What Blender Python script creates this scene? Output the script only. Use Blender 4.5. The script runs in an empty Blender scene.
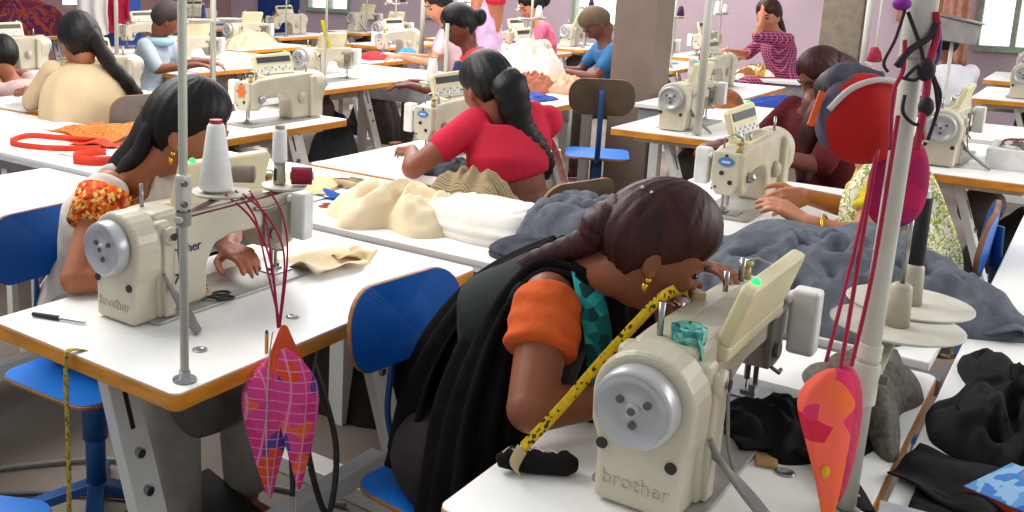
import bpy, bmesh, math, random
from mathutils import Vector as V, Matrix, noise
PI = math.pi
C = bpy.context.scene
COL = C.collection
# ------------------------------------------------------------------ camera
FPX, YAW, PIT, ROL, CXP, CYP, HC = 986.0, math.radians(37.73), math.radians(11.34), math.radians(1.5), 348.0, 168.0, 1.55
fw = V((math.cos(YAW)*math.cos(PIT), math.sin(YAW)*math.cos(PIT), -math.sin(PIT)))
rt = V((math.sin(YAW), -math.cos(YAW), 0)); up = rt.cross(fw)
rt2 = rt*math.cos(ROL) + up*math.sin(ROL); up2 = -rt*math.sin(ROL) + up*math.cos(ROL)
cd = bpy.data.cameras.new('camera'); cam = bpy.data.objects.new('camera', cd); COL.objects.link(cam)
M = Matrix((rt2, up2, -fw)).transposed().to_4x4(); M.translation = V((0, 0, HC)); cam.matrix_world = M
cd.sensor_width = 36; cd.lens = FPX/1024*36; cd.shift_x = (512-CXP)/1024; cd.shift_y = -(256-CYP)/1024
cd.clip_start = .05; cd.clip_end = 100
C.camera = cam
CO = V((0, 0, HC))
def ray(x, y): return fw + rt2*((x-CXP)/FPX) - up2*((y-CYP)/FPX)
def D(x, y, d): return CO + ray(x, y)*d          # point at a distance from the camera's spot
def Z(x, y, z=.75):
    r = ray(x, y); return CO + r*((z-HC)/r.z)      # point on a level surface
# ------------------------------------------------------------------ light
C.view_settings.view_transform = 'Standard'; C.view_settings.look = 'None'
C.view_settings.gamma = 1; C.view_settings.use_curve_mapping = False
C.view_settings.exposure = 0.0
w = bpy.data.worlds.new('world'); C.world = w; w.use_nodes = True
bg = w.node_tree.nodes['Background']; bg.inputs[0].default_value = (.93, .97, 1, 1); bg.inputs[1].default_value = .62
def area(name, loc, target, sx, sy, power, col):
    l = bpy.data.lights.new(name, 'AREA'); l.shape = 'RECTANGLE'; l.size = sx; l.size_y = sy; l.energy = power; l.color = col
    o = bpy.data.objects.new(name, l); COL.objects.link(o); o.location = loc
    o.rotation_euler = (V(target)-V(loc)).to_track_quat('-Z', 'Y').to_euler(); return o
area('window_light', (5.5, -3.2, 2.8), (2.6, 1.8, .7), 5, 1.6, 200, (1, .98, .95))
area('overhead_fill', (2.0, 3.5, 3.1), (2.2, 2.0, .7), 3, 1.2, 120, (1, .98, .94))  # area light added overhead to brighten the near tables
area('overhead_fill', (7.5, 4.5, 3.2), (7.5, 4.4, .7), 6, 3, 420, (1, .93, .93))  # second added area light, lifting the back rows
# ------------------------------------------------------------------ materials
def lin(h):
    h = h.lstrip('#'); c = [int(h[i:i+2], 16)/255 for i in (0, 2, 4)]
    return tuple((x/12.92 if x <= .04045 else ((x+.055)/1.055)**2.4) for x in c) + (1,)
MATS = {}
def mat(name, col, rough=.6, metal=0, noise_amt=.12, scale=14, bump=0, bscale=60, col2=None, emit=0, stretch=(1, 1, 1), spec=.4):
    if name in MATS: return MATS[name]
    m = bpy.data.materials.new(name); m.use_nodes = True; N = m.node_tree.nodes; L = m.node_tree.links
    b = N['Principled BSDF']; b.inputs['Roughness'].default_value = rough; b.inputs['Metallic'].default_value = metal
    b.inputs['Specular IOR Level'].default_value = spec
    c = lin(col); c2 = lin(col2) if col2 else tuple(x*(1-noise_amt*2) for x in c[:3])+(1,)
    tc = N.new('ShaderNodeTexCoord'); mp = N.new('ShaderNodeMapping'); mp.inputs['Scale'].default_value = stretch
    L.new(tc.outputs['Object'], mp.inputs[0])
    n = N.new('ShaderNodeTexNoise'); n.inputs['Scale'].default_value = scale; n.inputs['Detail'].default_value = 3
    L.new(mp.outputs[0], n.inputs['Vector'])
    r = N.new('ShaderNodeValToRGB'); r.color_ramp.elements[0].position = .35; r.color_ramp.elements[1].position = .65
    r.color_ramp.elements[0].color = c2; r.color_ramp.elements[1].color = c
    L.new(n.outputs[0], r.inputs[0]); L.new(r.outputs[0], b.inputs['Base Color'])
    if bump:
        n2 = N.new('ShaderNodeTexNoise'); n2.inputs['Scale'].default_value = bscale; n2.inputs['Detail'].default_value = 2
        L.new(mp.outputs[0], n2.inputs['Vector'])
        bp = N.new('ShaderNodeBump'); bp.inputs['Strength'].default_value = bump; bp.inputs['Distance'].default_value = .01
        L.new(n2.outputs[0], bp.inputs['Height']); L.new(bp.outputs[0], b.inputs['Normal'])
    if emit:
        b.inputs['Emission Color'].default_value = c; b.inputs['Emission Strength'].default_value = emit
    MATS[name] = m; return m
def cells(name, cols, scale=20, rough=.8, lines=None, lscale=40, kind='VORONOI', stretch=(1, 1, 1), band=.04):
    """patchwork of colours (voronoi cells) with optional thin grid lines: printed cloth"""
    m = bpy.data.materials.new(name); m.use_nodes = True; N = m.node_tree.nodes; L = m.node_tree.links
    b = N['Principled BSDF']; b.inputs['Roughness'].default_value = rough; b.inputs['Specular IOR Level'].default_value = .2
    tc = N.new('ShaderNodeTexCoord'); mp = N.new('ShaderNodeMapping'); mp.inputs['Scale'].default_value = stretch
    L.new(tc.outputs['Object'], mp.inputs[0])
    if kind == 'VORONOI':
        v = N.new('ShaderNodeTexVoronoi'); v.inputs['Scale'].default_value = scale; L.new(mp.outputs[0], v.inputs['Vector'])
        s = N.new('ShaderNodeSeparateColor'); L.new(v.outputs['Color'], s.inputs[0]); src = s.outputs[0]
    elif kind == 'NOISE':
        v = N.new('ShaderNodeTexNoise'); v.inputs['Scale'].default_value = scale; L.new(mp.outputs[0], v.inputs['Vector'])
        mr = N.new('ShaderNodeMapRange'); mr.inputs[1].default_value = .3; mr.inputs[2].default_value = .7
        L.new(v.outputs[0], mr.inputs[0]); src = mr.outputs[0]
    else:
        v = N.new('ShaderNodeTexWave'); v.inputs['Scale'].default_value = scale; v.inputs['Distortion'].default_value = 1.5
        L.new(mp.outputs[0], v.inputs['Vector']); src = v.outputs['Fac']
    r = N.new('ShaderNodeValToRGB'); r.color_ramp.interpolation = 'CONSTANT'
    e = r.color_ramp.elements; k = len(cols)
    e[0].color = lin(cols[0]); e[1].position = 1/k; e[1].color = lin(cols[1])
    for i in range(2, k): q = e.new(i/k); q.color = lin(cols[i])
    L.new(src, r.inputs[0]); out = r.outputs[0]
    if lines:
        for ax in ('X', 'Z'):
            wv = N.new('ShaderNodeTexWave'); wv.bands_direction = ax; wv.inputs['Scale'].default_value = lscale
            L.new(mp.outputs[0], wv.inputs['Vector'])
            gt = N.new('ShaderNodeMath'); gt.operation = 'GREATER_THAN'; gt.inputs[1].default_value = 1-band
            L.new(wv.outputs['Fac'], gt.inputs[0])
            mx = N.new('ShaderNodeMix'); mx.data_type = 'RGBA'; mx.inputs[7].default_value = lin(lines)
            L.new(gt.outputs[0], mx.inputs[0]); L.new(out, mx.inputs[6]); out = mx.outputs[2]
    L.new(out, b.inputs['Base Color']); MATS[name] = m; return m
white_lam = mat('white laminate', '#f4f2ee', .35, noise_amt=.03, scale=4)
orange_edge = mat('orange varnished edge', '#e8962c', .45, noise_amt=.14, scale=9, stretch=(1, 1, 5))
wood_edge = mat('plywood edge', '#a9713f', .5, noise_amt=.2, scale=20)
cream = mat('cream enamel', '#c4bca6', .38, noise_amt=.07, scale=7, spec=.5)
cream_d = mat('greyed cream enamel', '#b5ad97', .45, noise_amt=.1, scale=16)
panel_y = mat('yellowed plastic', '#dacfa6', .45, noise_amt=.06, scale=8)
steel = mat('brushed steel', '#a9a9aa', .3, 1, noise_amt=.12, scale=30)
wheel_m = mat('satin grey wheel', '#b9b9bb', .35, .35, noise_amt=.05)
dark = mat('dark rubber', '#2a2725', .6)
darkpl = mat('dark display', '#3b4046', .3)
leg_m = mat('white painted steel', '#e4e4de', .4, noise_amt=.07, scale=5)
pole_m = mat('grey cream pole paint', '#c3c2b4', .4, noise_amt=.05)
blue_l = mat('blue laminate', '#0f55a8', .42, noise_amt=.05, scale=5, spec=.25)
blue_seat = mat('bright blue laminate', '#1173d6', .4, noise_amt=.05, scale=5)
blue_met = mat('blue painted steel', '#1a4f8f', .4)
brown_back = mat('worn brown backrest', '#564636', .5, noise_amt=.2, scale=6)
grey_back = mat('grey backrest', '#6d6258', .5, noise_amt=.12, scale=6)
cone_m = mat('white thread', '#ece9e6', .8, noise_amt=.03, bump=.3, bscale=90, stretch=(1, 1, 12))
redth = mat('red thread', '#9c1636', .7, bump=.3, stretch=(1, 1, 12))
greyth = mat('grey brown thread', '#8b8070', .8, bump=.3, stretch=(12, 1, 1))
blackth = mat('black thread', '#1d1a1c', .7, bump=.3, stretch=(1, 1, 12))
led_m = mat('green lamp', '#1fe06a', .3, emit=2.0, noise_amt=0)
ink = mat('dark blue ink', '#20285a', .5, noise_amt=0)
emb = mat('worn embossed lettering', '#b6ae9a', .5, noise_amt=0)
badge = mat('blue badge', '#4a78b0', .35, noise_amt=0)
cable_m = mat('grey cable', '#87857f', .5)
blackcab = mat('black cable', '#3a3734', .5)
floor_m = mat('grey concrete floor', '#857a70', .6, noise_amt=.16, scale=2.2, bump=.1)
pillar_m = mat('brown grey pillar paint', '#7a6a5e', .7, noise_amt=.05, scale=5, bump=.2, bscale=40)
# ------------------------------------------------------------------ mesh builder
class MB:
    def __init__(s): s.v = []; s.f = []
    def add(s, vs, fs):
        k = len(s.v); s.v += [tuple(p) for p in vs]; s.f += [tuple(i+k for i in f) for f in fs]; return s
    def box(s, c, d, R=None):
        c = V(c); P = []
        for z in (-.5, .5):
            for x, y in ((-.5, -.5), (.5, -.5), (.5, .5), (-.5, .5)):
                p = V((x*d[0], y*d[1], z*d[2])); P.append(c + (R @ p if R else p))
        return s.add(P, [(3, 2, 1, 0), (4, 5, 6, 7), (0, 1, 5, 4), (1, 2, 6, 5), (2, 3, 7, 6), (3, 0, 4, 7)])
    def bb(s, a, b): return s.box([(a[i]+b[i])/2 for i in range(3)], [abs(b[i]-a[i]) for i in range(3)])
    def prism(s, pts, vec):
        n = len(pts); vec = V(vec); A = [V(p) for p in pts]; nr = V((0, 0, 0))
        for i in range(n): nr += A[i].cross(A[(i+1) % n])
        if nr.dot(vec) > 0: A.reverse()
        return s.add(A + [p+vec for p in A], [tuple(range(n)), tuple(range(2*n-1, n-1, -1))] + [(i, i+n, (i+1) % n+n, (i+1) % n) for i in range(n)])
    def loft(s, rings, cap=True):
        n = len(rings[0]); P = [p for r in rings for p in r]; F = []
        for i in range(len(rings)-1):
            for j in range(n):
                F.append((i*n+j, i*n+(j+1) % n, (i+1)*n+(j+1) % n, (i+1)*n+j))
        if cap: F += [tuple(range(n-1, -1, -1)), tuple((len(rings)-1)*n+j for j in range(n))]
        return s.add(P, F)
    def cyl(s, a, b, r, r2=None, n=16):
        a, b = V(a), V(b); r2 = r if r2 is None else r2; d = (b-a).normalized(); u = d.orthogonal().normalized(); v = d.cross(u)
        return s.loft([[p+(u*math.cos(t*2*PI/n)+v*math.sin(t*2*PI/n))*q for t in range(n)] for p, q in ((a, r), (b, r2))])
    def ell(s, c, r, R=None, n=16, m=10):
        c = V(c); rings = []
        if not hasattr(r, '__len__'): r = (r, r, r)
        for i in range(m+1):
            ph = PI*min(max(i/m, .02), .98); ring = []
            for j in range(n):
                t = 2*PI*j/n; p = V((r[0]*math.sin(ph)*math.cos(t), r[1]*math.sin(ph)*math.sin(t), -r[2]*math.cos(ph)))
                ring.append(c + (R @ p if R else p))
            rings.append(ring)
        return s.loft(rings)
    def cap(s, a, b, r1, r2, n=14):
        s.cyl(a, b, r1, r2, n); s.ell(a, r1, n=n, m=8); s.ell(b, r2, n=n, m=8); return s
    def tube(s, pts, r, n=8, flat=None, cap=True):
        pts = [V(p) for p in pts]; rr = r if hasattr(r, '__len__') else [r]*len(pts); rings = []; u = None
        for i, p in enumerate(pts):
            d = (pts[min(i+1, len(pts)-1)]-pts[max(i-1, 0)])
            d = d.normalized() if d.length > 1e-9 else V((0, 0, 1))
            u = d.orthogonal().normalized() if u is None else (u-d*u.dot(d)).normalized()
            v = d.cross(u); k = flat or 1
            rings.append([p+(u*math.cos(t*2*PI/n)+v*math.sin(t*2*PI/n)*k)*rr[i] for t in range(n)])
        return s.loft(rings, cap)
    def lathe(s, prof, c=(0, 0, 0), ax='z', n=24):
        c = V(c); rings = []
        for r, h in prof:
            ring = []
            for j in range(n):
                t = 2*PI*j/n; a, b = r*math.cos(t), r*math.sin(t)
                ring.append(c + (V((a, b, h)) if ax == 'z' else V((h, a, b)) if ax == 'x' else V((b, h, a))))
            rings.append(ring)
        return s.loft(rings)
    def grid(s, fn, nu, nv):
        P = [fn(i/(nu-1), j/(nv-1)) for j in range(nv) for i in range(nu)]
        return s.add(P, [(j*nu+i, j*nu+i+1, (j+1)*nu+i+1, (j+1)*nu+i) for j in range(nv-1) for i in range(nu-1)])
    def build(s, name, m, parent=None, smooth=False, bevel=0, solid=0, voxel=0, sm=6, sub=0, off=0, seg=2, shift=None):
        vs = s.v if shift is None else [V(p)-V(shift) for p in s.v]
        me = bpy.data.meshes.new(name); me.from_pydata([tuple(p) for p in vs], [], s.f); me.validate(); me.update()
        bmx = bmesh.new(); bmx.from_mesh(me); bmesh.ops.recalc_face_normals(bmx, faces=bmx.faces); bmx.to_mesh(me); bmx.free()
        me.materials.append(m); o = bpy.data.objects.new(name, me); COL.objects.link(o)
        if parent: o.parent = parent
        if smooth: me.shade_smooth()
        if voxel:
            q = o.modifiers.new('fuse', 'REMESH'); q.mode = 'VOXEL'; q.voxel_size = voxel; q.use_smooth_shade = True
            q = o.modifiers.new('soften', 'SMOOTH'); q.iterations = sm; q.factor = .5
        if solid:
            q = o.modifiers.new('thick', 'SOLIDIFY'); q.thickness = solid; q.offset = off
        if bevel:
            q = o.modifiers.new('bevel', 'BEVEL'); q.width = bevel; q.segments = seg; q.limit_method = 'ANGLE'; q.angle_limit = .7
        if sub:
            q = o.modifiers.new('round', 'SUBSURF'); q.levels = sub; q.render_levels = sub
        return o
def tag(o, label, cat, group=None, kind=None):
    if label: o['label'] = label
    if cat: o['category'] = cat
    if group: o['group'] = group
    if kind: o['kind'] = kind
    return o
def thing(name, label, cat, loc=(0, 0, 0), rz=0, group=None, kind=None):
    o = bpy.data.objects.new(name, None); COL.objects.link(o); o.location = loc; o.rotation_euler = (0, 0, rz); o.empty_display_size = .05
    return tag(o, label, cat, group, kind)
def dup(root, loc, rz=None, label=None, group=None, drop=(), scale=None):
    r = root.copy(); COL.objects.link(r); r.location = loc
    if rz is not None: r.rotation_euler = (0, 0, rz)
    if scale: r.scale = (scale,)*3
    if label: r['label'] = label
    if group: r['group'] = group
    for ch in KIDS.get(root.name, ()) or [c for c in bpy.data.objects if c.parent == root]:
        if ch.name.split('.')[0] in drop: continue
        c = ch.copy(); COL.objects.link(c); c.parent = r
        for g in [x for x in bpy.data.objects if x.parent == ch]:
            d = g.copy(); COL.objects.link(d); d.parent = c
    return r
KIDS = {}
def freeze(root): KIDS[root.name] = [c for c in bpy.data.objects if c.parent == root]; return root
def Rz(a): return Matrix.Rotation(a, 3, 'Z')
def text_mesh(txt, size, m, name, parent, loc, rot, ext=.0008, shear=0):
    cu = bpy.data.curves.new(name, 'FONT'); cu.body = txt; cu.size = size; cu.extrude = ext; cu.align_x = 'CENTER'; cu.align_y = 'CENTER'; cu.resolution_u = 3; cu.shear = shear
    t = bpy.data.objects.new(name, cu); me = bpy.data.meshes.new_from_object(t); bpy.data.objects.remove(t)
    me.name = name; me.materials.clear(); me.materials.append(m)
    o = bpy.data.objects.new(name, me); COL.objects.link(o); o.parent = parent; o.location = loc; o.rotation_euler = rot; return o
def spline(pts, n=8):
    pts = [V(p) for p in pts]; out = []
    for i in range(len(pts)-1):
        p0, p1, p2, p3 = pts[max(i-1, 0)], pts[i], pts[i+1], pts[min(i+2, len(pts)-1)]
        for k in range(n):
            t = k/n; out.append(.5*((2*p1)+(p2-p0)*t+(2*p0-5*p1+4*p2-p3)*t*t+(3*p1-p0-3*p2+p3)*t**3))
    return out+[pts[-1]]
# ------------------------------------------------------------------ setting
def struct(name, mb, m, **k): o = mb.build(name, m, **k); o['kind'] = 'structure'; return o
struct('floor', MB().bb((-2, -6, -.1), (13.2, 12.7, 0)), floor_m)
wallp = mat('pale lilac wall paint', '#c9b3bd', .8, noise_amt=.05, scale=2)
wallq = mat('dusty pink wall paint', '#b98f90', .8, noise_amt=.12, scale=1.3)
glassm = mat('bright window daylight', '#ffffff', .4, emit=1.5, noise_amt=0)
def wall_x(x, y0, y1, wins, zt=3.2, zs=.9):
    b = MB(); b.bb((x, y0, 0), (x+.15, y1, zs)); b.bb((x, y0, 2.3), (x+.15, y1, zt)); c = y0
    for a, e in wins: b.bb((x, c, zs), (x+.15, a, 2.3)); c = e
    b.bb((x, c, zs), (x+.15, y1, 2.3)); return b
WX = [(-2.2, -.9), (-.75, .42), (.55, 1.25), (4.6, 5.9), (7.3, 8.3), (9.7, 10.6)]
struct('wall_far', wall_x(12.5, -6, 12.5, WX), wallp)
b = MB()
for bx in ((.0, 9.0), (10.2, 12.5)): b.bb((bx[0]-2 if bx[0] == 0 else bx[0], 12.35, .9), (bx[1], 12.5, 2.3))
b.bb((-2, 12.35, 0), (12.5, 12.5, .9)); b.bb((-2, 12.35, 2.3), (12.5, 12.5, 3.2))
struct('wall_left', b, wallq)
frm = mat('pale green window frame', '#9fae98', .5)
for i, (a, e) in enumerate(WX):
    b = MB(); t = .05
    b.bb((12.44, a, .88), (12.6, e, .94)); b.bb((12.46, a, 2.26), (12.6, e, 2.3))
    for y in (a, (a+e)/2-t/2, e-t): b.bb((12.46, y, .9), (12.58, y+t, 2.3))
    fr = struct('window_%d' % (i+1), b, frm)
    MB().bb((12.60, a, .94), (12.61, e, 2.28)).build('pane', glassm, fr)
fr = struct('window_7', MB().bb((9.0, 12.4, .88), (10.2, 12.52, .94)).bb((9.57, 12.4, .9), (9.62, 12.5, 2.3)), frm)
MB().bb((9.0, 12.5, .94), (10.2, 12.51, 2.28)).build('pane', glassm, fr)
struct('trim_1', MB().bb((6.62, 2.5, 0), (6.93, 2.81, 3.2)), pillar_m, bevel=.01)
b = MB().bb((10.55, 1.98, 0), (10.9, 2.35, 3.2)); struct('trim_2', b, mat('olive grey pillar paint', '#857b68', .7), bevel=.01)
struct('trim_3', MB().cyl((10.52, 1.93, 0), (10.52, 1.93, 3.2), .03), leg_m, smooth=True)
# ------------------------------------------------------------------ sewing tables
def rrect(x0, x1, y0, y1, r, z, n=5):
    P = []
    for cx, cy, a in ((x1-r, y0+r, -PI/2), (x1-r, y1-r, 0), (x0+r, y1-r, PI/2), (x0+r, y0+r, PI)):
        for k in range(n+1): t = a+PI/2*k/n; P.append((cx+r*math.cos(t), cy+r*math.sin(t), z))
    return P
def make_table(label, x0, y0, L=1.11, W=.62, full=True):
    """local origin: near left corner on the floor; length along x, width along y"""
    t = thing('sewing_table', label, 'table', (x0, y0, 0))
    MB().prism(rrect(0, L, 0, W, .02, .712), (0, 0, .034)).build('edge_band', orange_edge, t, bevel=.003)
    MB().prism(rrect(.001, L-.001, .001, W-.001, .02, .7455), (0, 0, .0045)).build('tabletop', white_lam, t, bevel=.0015)
    for s, x in ((0, .12), (1, L-.12)):
        w_ = .08
        for ya, yb in ((W*.52, W*.17),):
            lg = MB().prism([(x-w_/2, ya, .70), (x+w_/2, ya, .70), (x+w_/2, yb, .06), (x-w_/2, yb, .06)], (0, .035, 0)).build('leg', leg_m, t, bevel=.003)
            for z in (.42, .50):
                yy = yb+(ya-yb)*(z-.06)/.64
                MB().cyl((x, yy+.03, z), (x, yy-.012, z), .011, n=10).build('bolt', steel, lg)
            yf = lambda z: yb+(ya-yb)*(z-.06)/.64-.0015
            MB().prism([(x-.006, yf(.55), .55), (x+.006, yf(.55), .55), (x+.006, yf(.63), .63), (x-.006, yf(.63), .63)], (0, .003, 0)).build('slot', dark, lg)
        MB().bb((x-.045, .02, 0), (x+.045, W-.02, .055)).build('foot_bar', leg_m, t, bevel=.004)
        MB().bb((x-.03, .1, .68), (x+.03, W-.1, .7118)).build('top_bracket', leg_m, t, bevel=.004)
    MB().bb((.16, W*.28, .14), (L-.16, W*.28+.05, .20)).build('crossbar', leg_m, t, bevel=.003)
    mo = MB().lathe([(.0, -.12), (.085, -.12), (.09, -.08), (.09, .05), (.06, .09), (0, .09)], (L*.36, W*.42, .56), 'x').bb((L*.36-.05, W*.42-.04, .62), (L*.36+.05, W*.42+.04, .712)).build('motor', mat('shade toned motor casing', '#4a4742', .5), t, smooth=True)  # casing colour carries the dark shade beneath the tabletop
    MB().box((L*.42, W*.72, .12), (.30, .22, .025), Matrix.Rotation(.25, 3, 'X')).build('foot_pedal', dark, t, bevel=.005)
    MB().bb((L*.55, W*.55, .60), (L*.92, W*.97, .712)).build('drawer', cream_d, t, bevel=.008)
    return freeze(t)
tbl = make_table('white sewing table with orange edge under the machine marked 7', 1.19, 1.32)
def table(x, y, label): return dup(tbl, (x, y, 0), 0, label)
make_table('white sewing table nearest the camera, with the foreground machine and black cut cloth', 1.18, .205, 1.12, .52)
table(1.19, 2.68, 'white sewing table at the left edge behind the blue chair')
table(3.12, .69, 'white sewing table where two hands in yellow sleeves sew grey cloth')
table(3.12, 2.0, 'white sewing table in front of the woman in the red blouse')
table(3.12, 3.28, 'white sewing table carrying the machine with an orange flower sticker')
table(3.12, 4.65, 'white sewing table in front of the woman in the beige shawl')
table(4.90, .14, 'orange-edged sewing table behind the purple hanging pouch')
table(5.05, 1.5, 'orange-edged sewing table right of the brown pillar')
table(5.05, 2.72, 'sewing table with blue and salmon cloth beside the brown pillar')
table(5.05, 4.22, 'orange-edged sewing table with the machine facing left, mid room')
table(5.05, 5.55, 'orange-edged sewing table in front of the man with the pale blue collar')
table(7.0, 2.0, 'sewing table right of the pillar with the small badge machine')
table(7.0, 3.65, 'sewing table left of the pillar, behind the bent woman in red')
table(7.0, 5.2, 'sewing table with a red cloth and white cone stand, left back')
table(7.0, 6.8, 'sewing table with a cream cloth heap, left back')
table(3.6, 6.2, 'sewing table at the far left edge with a small badge machine')
table(5.85, 7.25, 'sewing table behind the woman in the beige shawl, dark trousers heap on it')
table(5.9, 9.3, 'sewing table at the top left under the purple cloth heap')
far_slots = []
for i, (x, y, l) in enumerate([(8.5, .2, 'right edge, before the bright window'), (8.7, 4.6, 'third back row, behind the head in red'), (8.7, 6.2, 'third back row, left of the hanging lilac dress'), (8.7, 7.8, 'third back row, near the blue door panel'), (10.3, .3, 'far row under the bright window'),
        (10.3, 3.2, 'far row behind the checked shirt'), (10.3, 4.7, 'far row just left of the pillar'), (10.3, 6.2, 'far row behind the pink haired profile'), (10.3, 7.8, 'far row at the middle of the back wall'), (8.7, 9.4, 'third back row, at the pink left wall'),(8.7,3.1,'third back row, seen just right of the brown pillar')]):
    table(x, y, 'distant sewing table, '+l); far_slots.append((x, y, l))
# long shared work surfaces
def long_table(name, label, x0, x1, y0, y1, side=.16, mtop=white_lam, cat='table', trough=True):
    t = thing(name, label, cat, (x0, y0, 0)); L, W = x1-x0, y1-y0
    MB().bb((0, 0, .722), (L, W, .75)).build('tabletop', mtop, t, bevel=.003)
    for x in (.03, L-.05): MB().bb((x, .02, .722-side), (x+.02, W-.02, .7215)).build('side_panel', mat('grey painted panel', '#9b9c9e', .5), t)
    for y in [W*k/max(1, int(W/1.6)) for k in range(int(W/1.6)+1)]:
        y = min(max(y, .1), W-.1)
        for x in (L*.2, L*.8-.06): MB().bb((x, y-.03, 0), (x+.06, y+.03, .7215)).build('leg', leg_m, t)
    return t
long_table('work_table', 'long white centre table with the cream and grey cloth piles', 2.37, 3.08, .23, 7.2)
t_ = thing('cable_trough', 'dark grey strip between the near sewing tables and the centre table', 'cable trough', (2.31, .2, 0))
MB().bb((0, 0, .70), (.05, 7.0, .735)).build('strip', mat('dark grey strip', '#6d6a70', .5), t_)
for y in (.05, 3.4, 6.9): MB().bb((.01, y, 0), (.04, y+.04, .70)).build('support', leg_m, t_)
long_table('work_table', 'white table running along the right side with black scraps and a booklet', .95, 4.6, -.5, .19)
long_table('work_table', 'pale blue-white centre table at the foot of the brown pillar', 6.2, 6.95, -.6, 2.45)
long_table('work_table', 'centre table left of the brown pillar with cloth heaps', 6.2, 6.88, 2.9, 7.2)
long_table('work_table', 'white table in front of the checked shirt', 8.6, 9.35, 1.0, 2.75)
# ------------------------------------------------------------------ sewing machine
def make_machine(label, loc, rz=0, back_text=True):
    t = thing('sewing_machine', label, 'sewing machine', loc, rz)
    prof = [(-.23, .006), (-.23, .25), (-.17, .252), (.10, .243), (.20, .238), (.262, .222), (.27, .15), (.25, .09), (.235, .075), (.19, .075), (.17, .10), (.158, .135), (.13, .15), (.02, .152), (-.03, .14), (-.055, .10), (-.06, .006)]
    b = MB().prism([(x, -.052, z) for x, z in prof], (0, .104, 0))
    b.bb((-.235, -.075, .005), (-.192, .075, .235))
    body = b.build('machine_body', cream, t, bevel=.012, seg=3)
    # wheel side cover
    pr = [(-.30, -.066, .004), (-.30, .066, .004), (-.30, .066, .10), (-.30, .078, .13)]
    for k in range(15): a = PI*k/14; pr.append((-.30, .08*math.cos(a), .178+.08*math.sin(a)))
    pr += [(-.30, -.078, .13), (-.30, -.066, .10)]
    cv = MB().prism(pr, (.075, 0, 0)).build('belt_cover', cream, t, bevel=.01, seg=3)
    for y, z in ((-.052, .092), (.056, .098)): MB().cyl((-.303, y, z), (-.298, y, z), .009, n=12).build('screw', dark, cv)
    MB().bb((-.222, -.083, .01), (-.19, -.07, .22)).build('side_plate', cream, t, bevel=.004)
    q = MB().lathe([(0, -.006), (.02, -.006), (.022, 0), (.022, .012), (0, .012)], (-.203, -.083, .20), 'y', 16).build('boss', cream, t, smooth=True)
    MB().lathe([(0, 0), (.009, 0), (.009, .002), (0, .002)], (-.203, -.0955, .20), 'y', 12).build('hole', dark, q)
    w_ = MB().lathe([(0, -.338), (.011, -.338), (.013, -.331), (.034, -.329), (.050, -.332), (.055, -.337), (.060, -.334), (.062, -.324), (.062, -.304), (.055, -.30), (0, -.30)], (0, 0, .180), 'x', 40).build('handwheel', wheel_m, t, smooth=True, bevel=.001)
    for k in range(3): a = .5+k*2*PI/3; MB().cyl((-.3335, .024*math.cos(a), .180+.024*math.sin(a)), (-.328, .024*math.cos(a), .180+.024*math.sin(a)), .006, n=10).build('wheel_hole', mat('dull grey bolt', '#6b6562', .5, .4), w_)  # plain darker grey metal
    MB().cyl((-.340, 0, .180), (-.336, 0, .180), .006, n=10).build('wheel_bolt', mat('dull grey bolt', '#6b6562', .5, .4), w_)
    # bed
    bed = MB().prism(rrect(-.255, .30, -.092, .092, .012, .0006), (0, 0, .007)).build('bed_plate', mat('grey metal bed', '#a5a39c', .4, .3), t, bevel=.002)
    MB().bb((.19, -.045, .0078), (.26, .045, .0105)).build('needle_plate', steel, bed)
    # head end
    fp = MB().prism([(.262, -.048, .228), (.262, .048, .228), (.262, .05, .13), (.262, .03, .078), (.262, -.03, .078), (.262, -.05, .13)], (.018, 0, 0)).build('face_plate', cream, t, bevel=.008, seg=3)
    h = MB()
    for y, z, r in ((.0, .216, .005), (-.012, .155, .008), (.018, .125, .008), (-.03, .105, .004)): h.cyl((.279, y, z), (.2825, y, z), r, n=12)
    h.build('screw', dark, fp)
    MB().bb((.225, -.112, .105), (.268, -.062, .232)).bb((.22, -.066, .2), (.27, -.05, .22)).build('lamp_box', mat('white enamel', '#e2e1dc', .4), t, bevel=.01, seg=3)
    MB().cyl((.225, 0, .09), (.225, 0, .035), .006).cyl((.225, 0, .035), (.225, 0, .009), .0016).build('needle_bar', steel, t)
    MB().cyl((.225, -.016, .10), (.225, -.016, .02), .005).bb((.21, -.022, .011), (.245, .006, .016)).bb((.214, -.02, .014), (.236, -.008, .028)).build('presser_foot', steel, t)
    # front levers and dials (operator side) and back guards
    MB().lathe([(0, 0), (.018, 0), (.02, .006), (.014, .022), (0, .024)], (.19, .052, .135), 'y', 16).build('tension_dial', steel, t, smooth=True)
    MB().lathe([(0, 0), (.03, 0), (.032, .01), (.02, .022), (0, .024)], (-.13, .052, .12), 'y', 20).build('stitch_dial', cream_d, t, smooth=True)
    for q_ in (MB().bb((.135, -.060, .10), (.20, -.05, .19)), MB().tube([(.10, -.055, .205), (.14, -.062, .20), (.21, -.062, .205)], .005), MB().lathe([(0, 0), (.016, 0), (.014, .008), (0, .009)], (.165, -.069, .13), 'y', 14), MB().tube([(.15, -.062, .10), (.17, -.07, .085), (.20, -.066, .08)], .004)): q_.build('back_lever', mat('oily grey metal', '#7d786c', .4, .5), t, bevel=.001)
    # top fittings
    for x, hgt in ((-.20, .055), (.10, .03), (.19, .035)): MB().cyl((x, .02, .235), (x, .02, .25+hgt), .005, n=10).build('spool_pin', steel, t, smooth=True)
    b = MB(); b.tube([(.21, .03, .232), (.21, .03, .27), (.215, .0, .282), (.22, -.03, .27), (.22, -.03, .232)], .003)
    b.build('thread_guide', steel, t, smooth=True)
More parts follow.
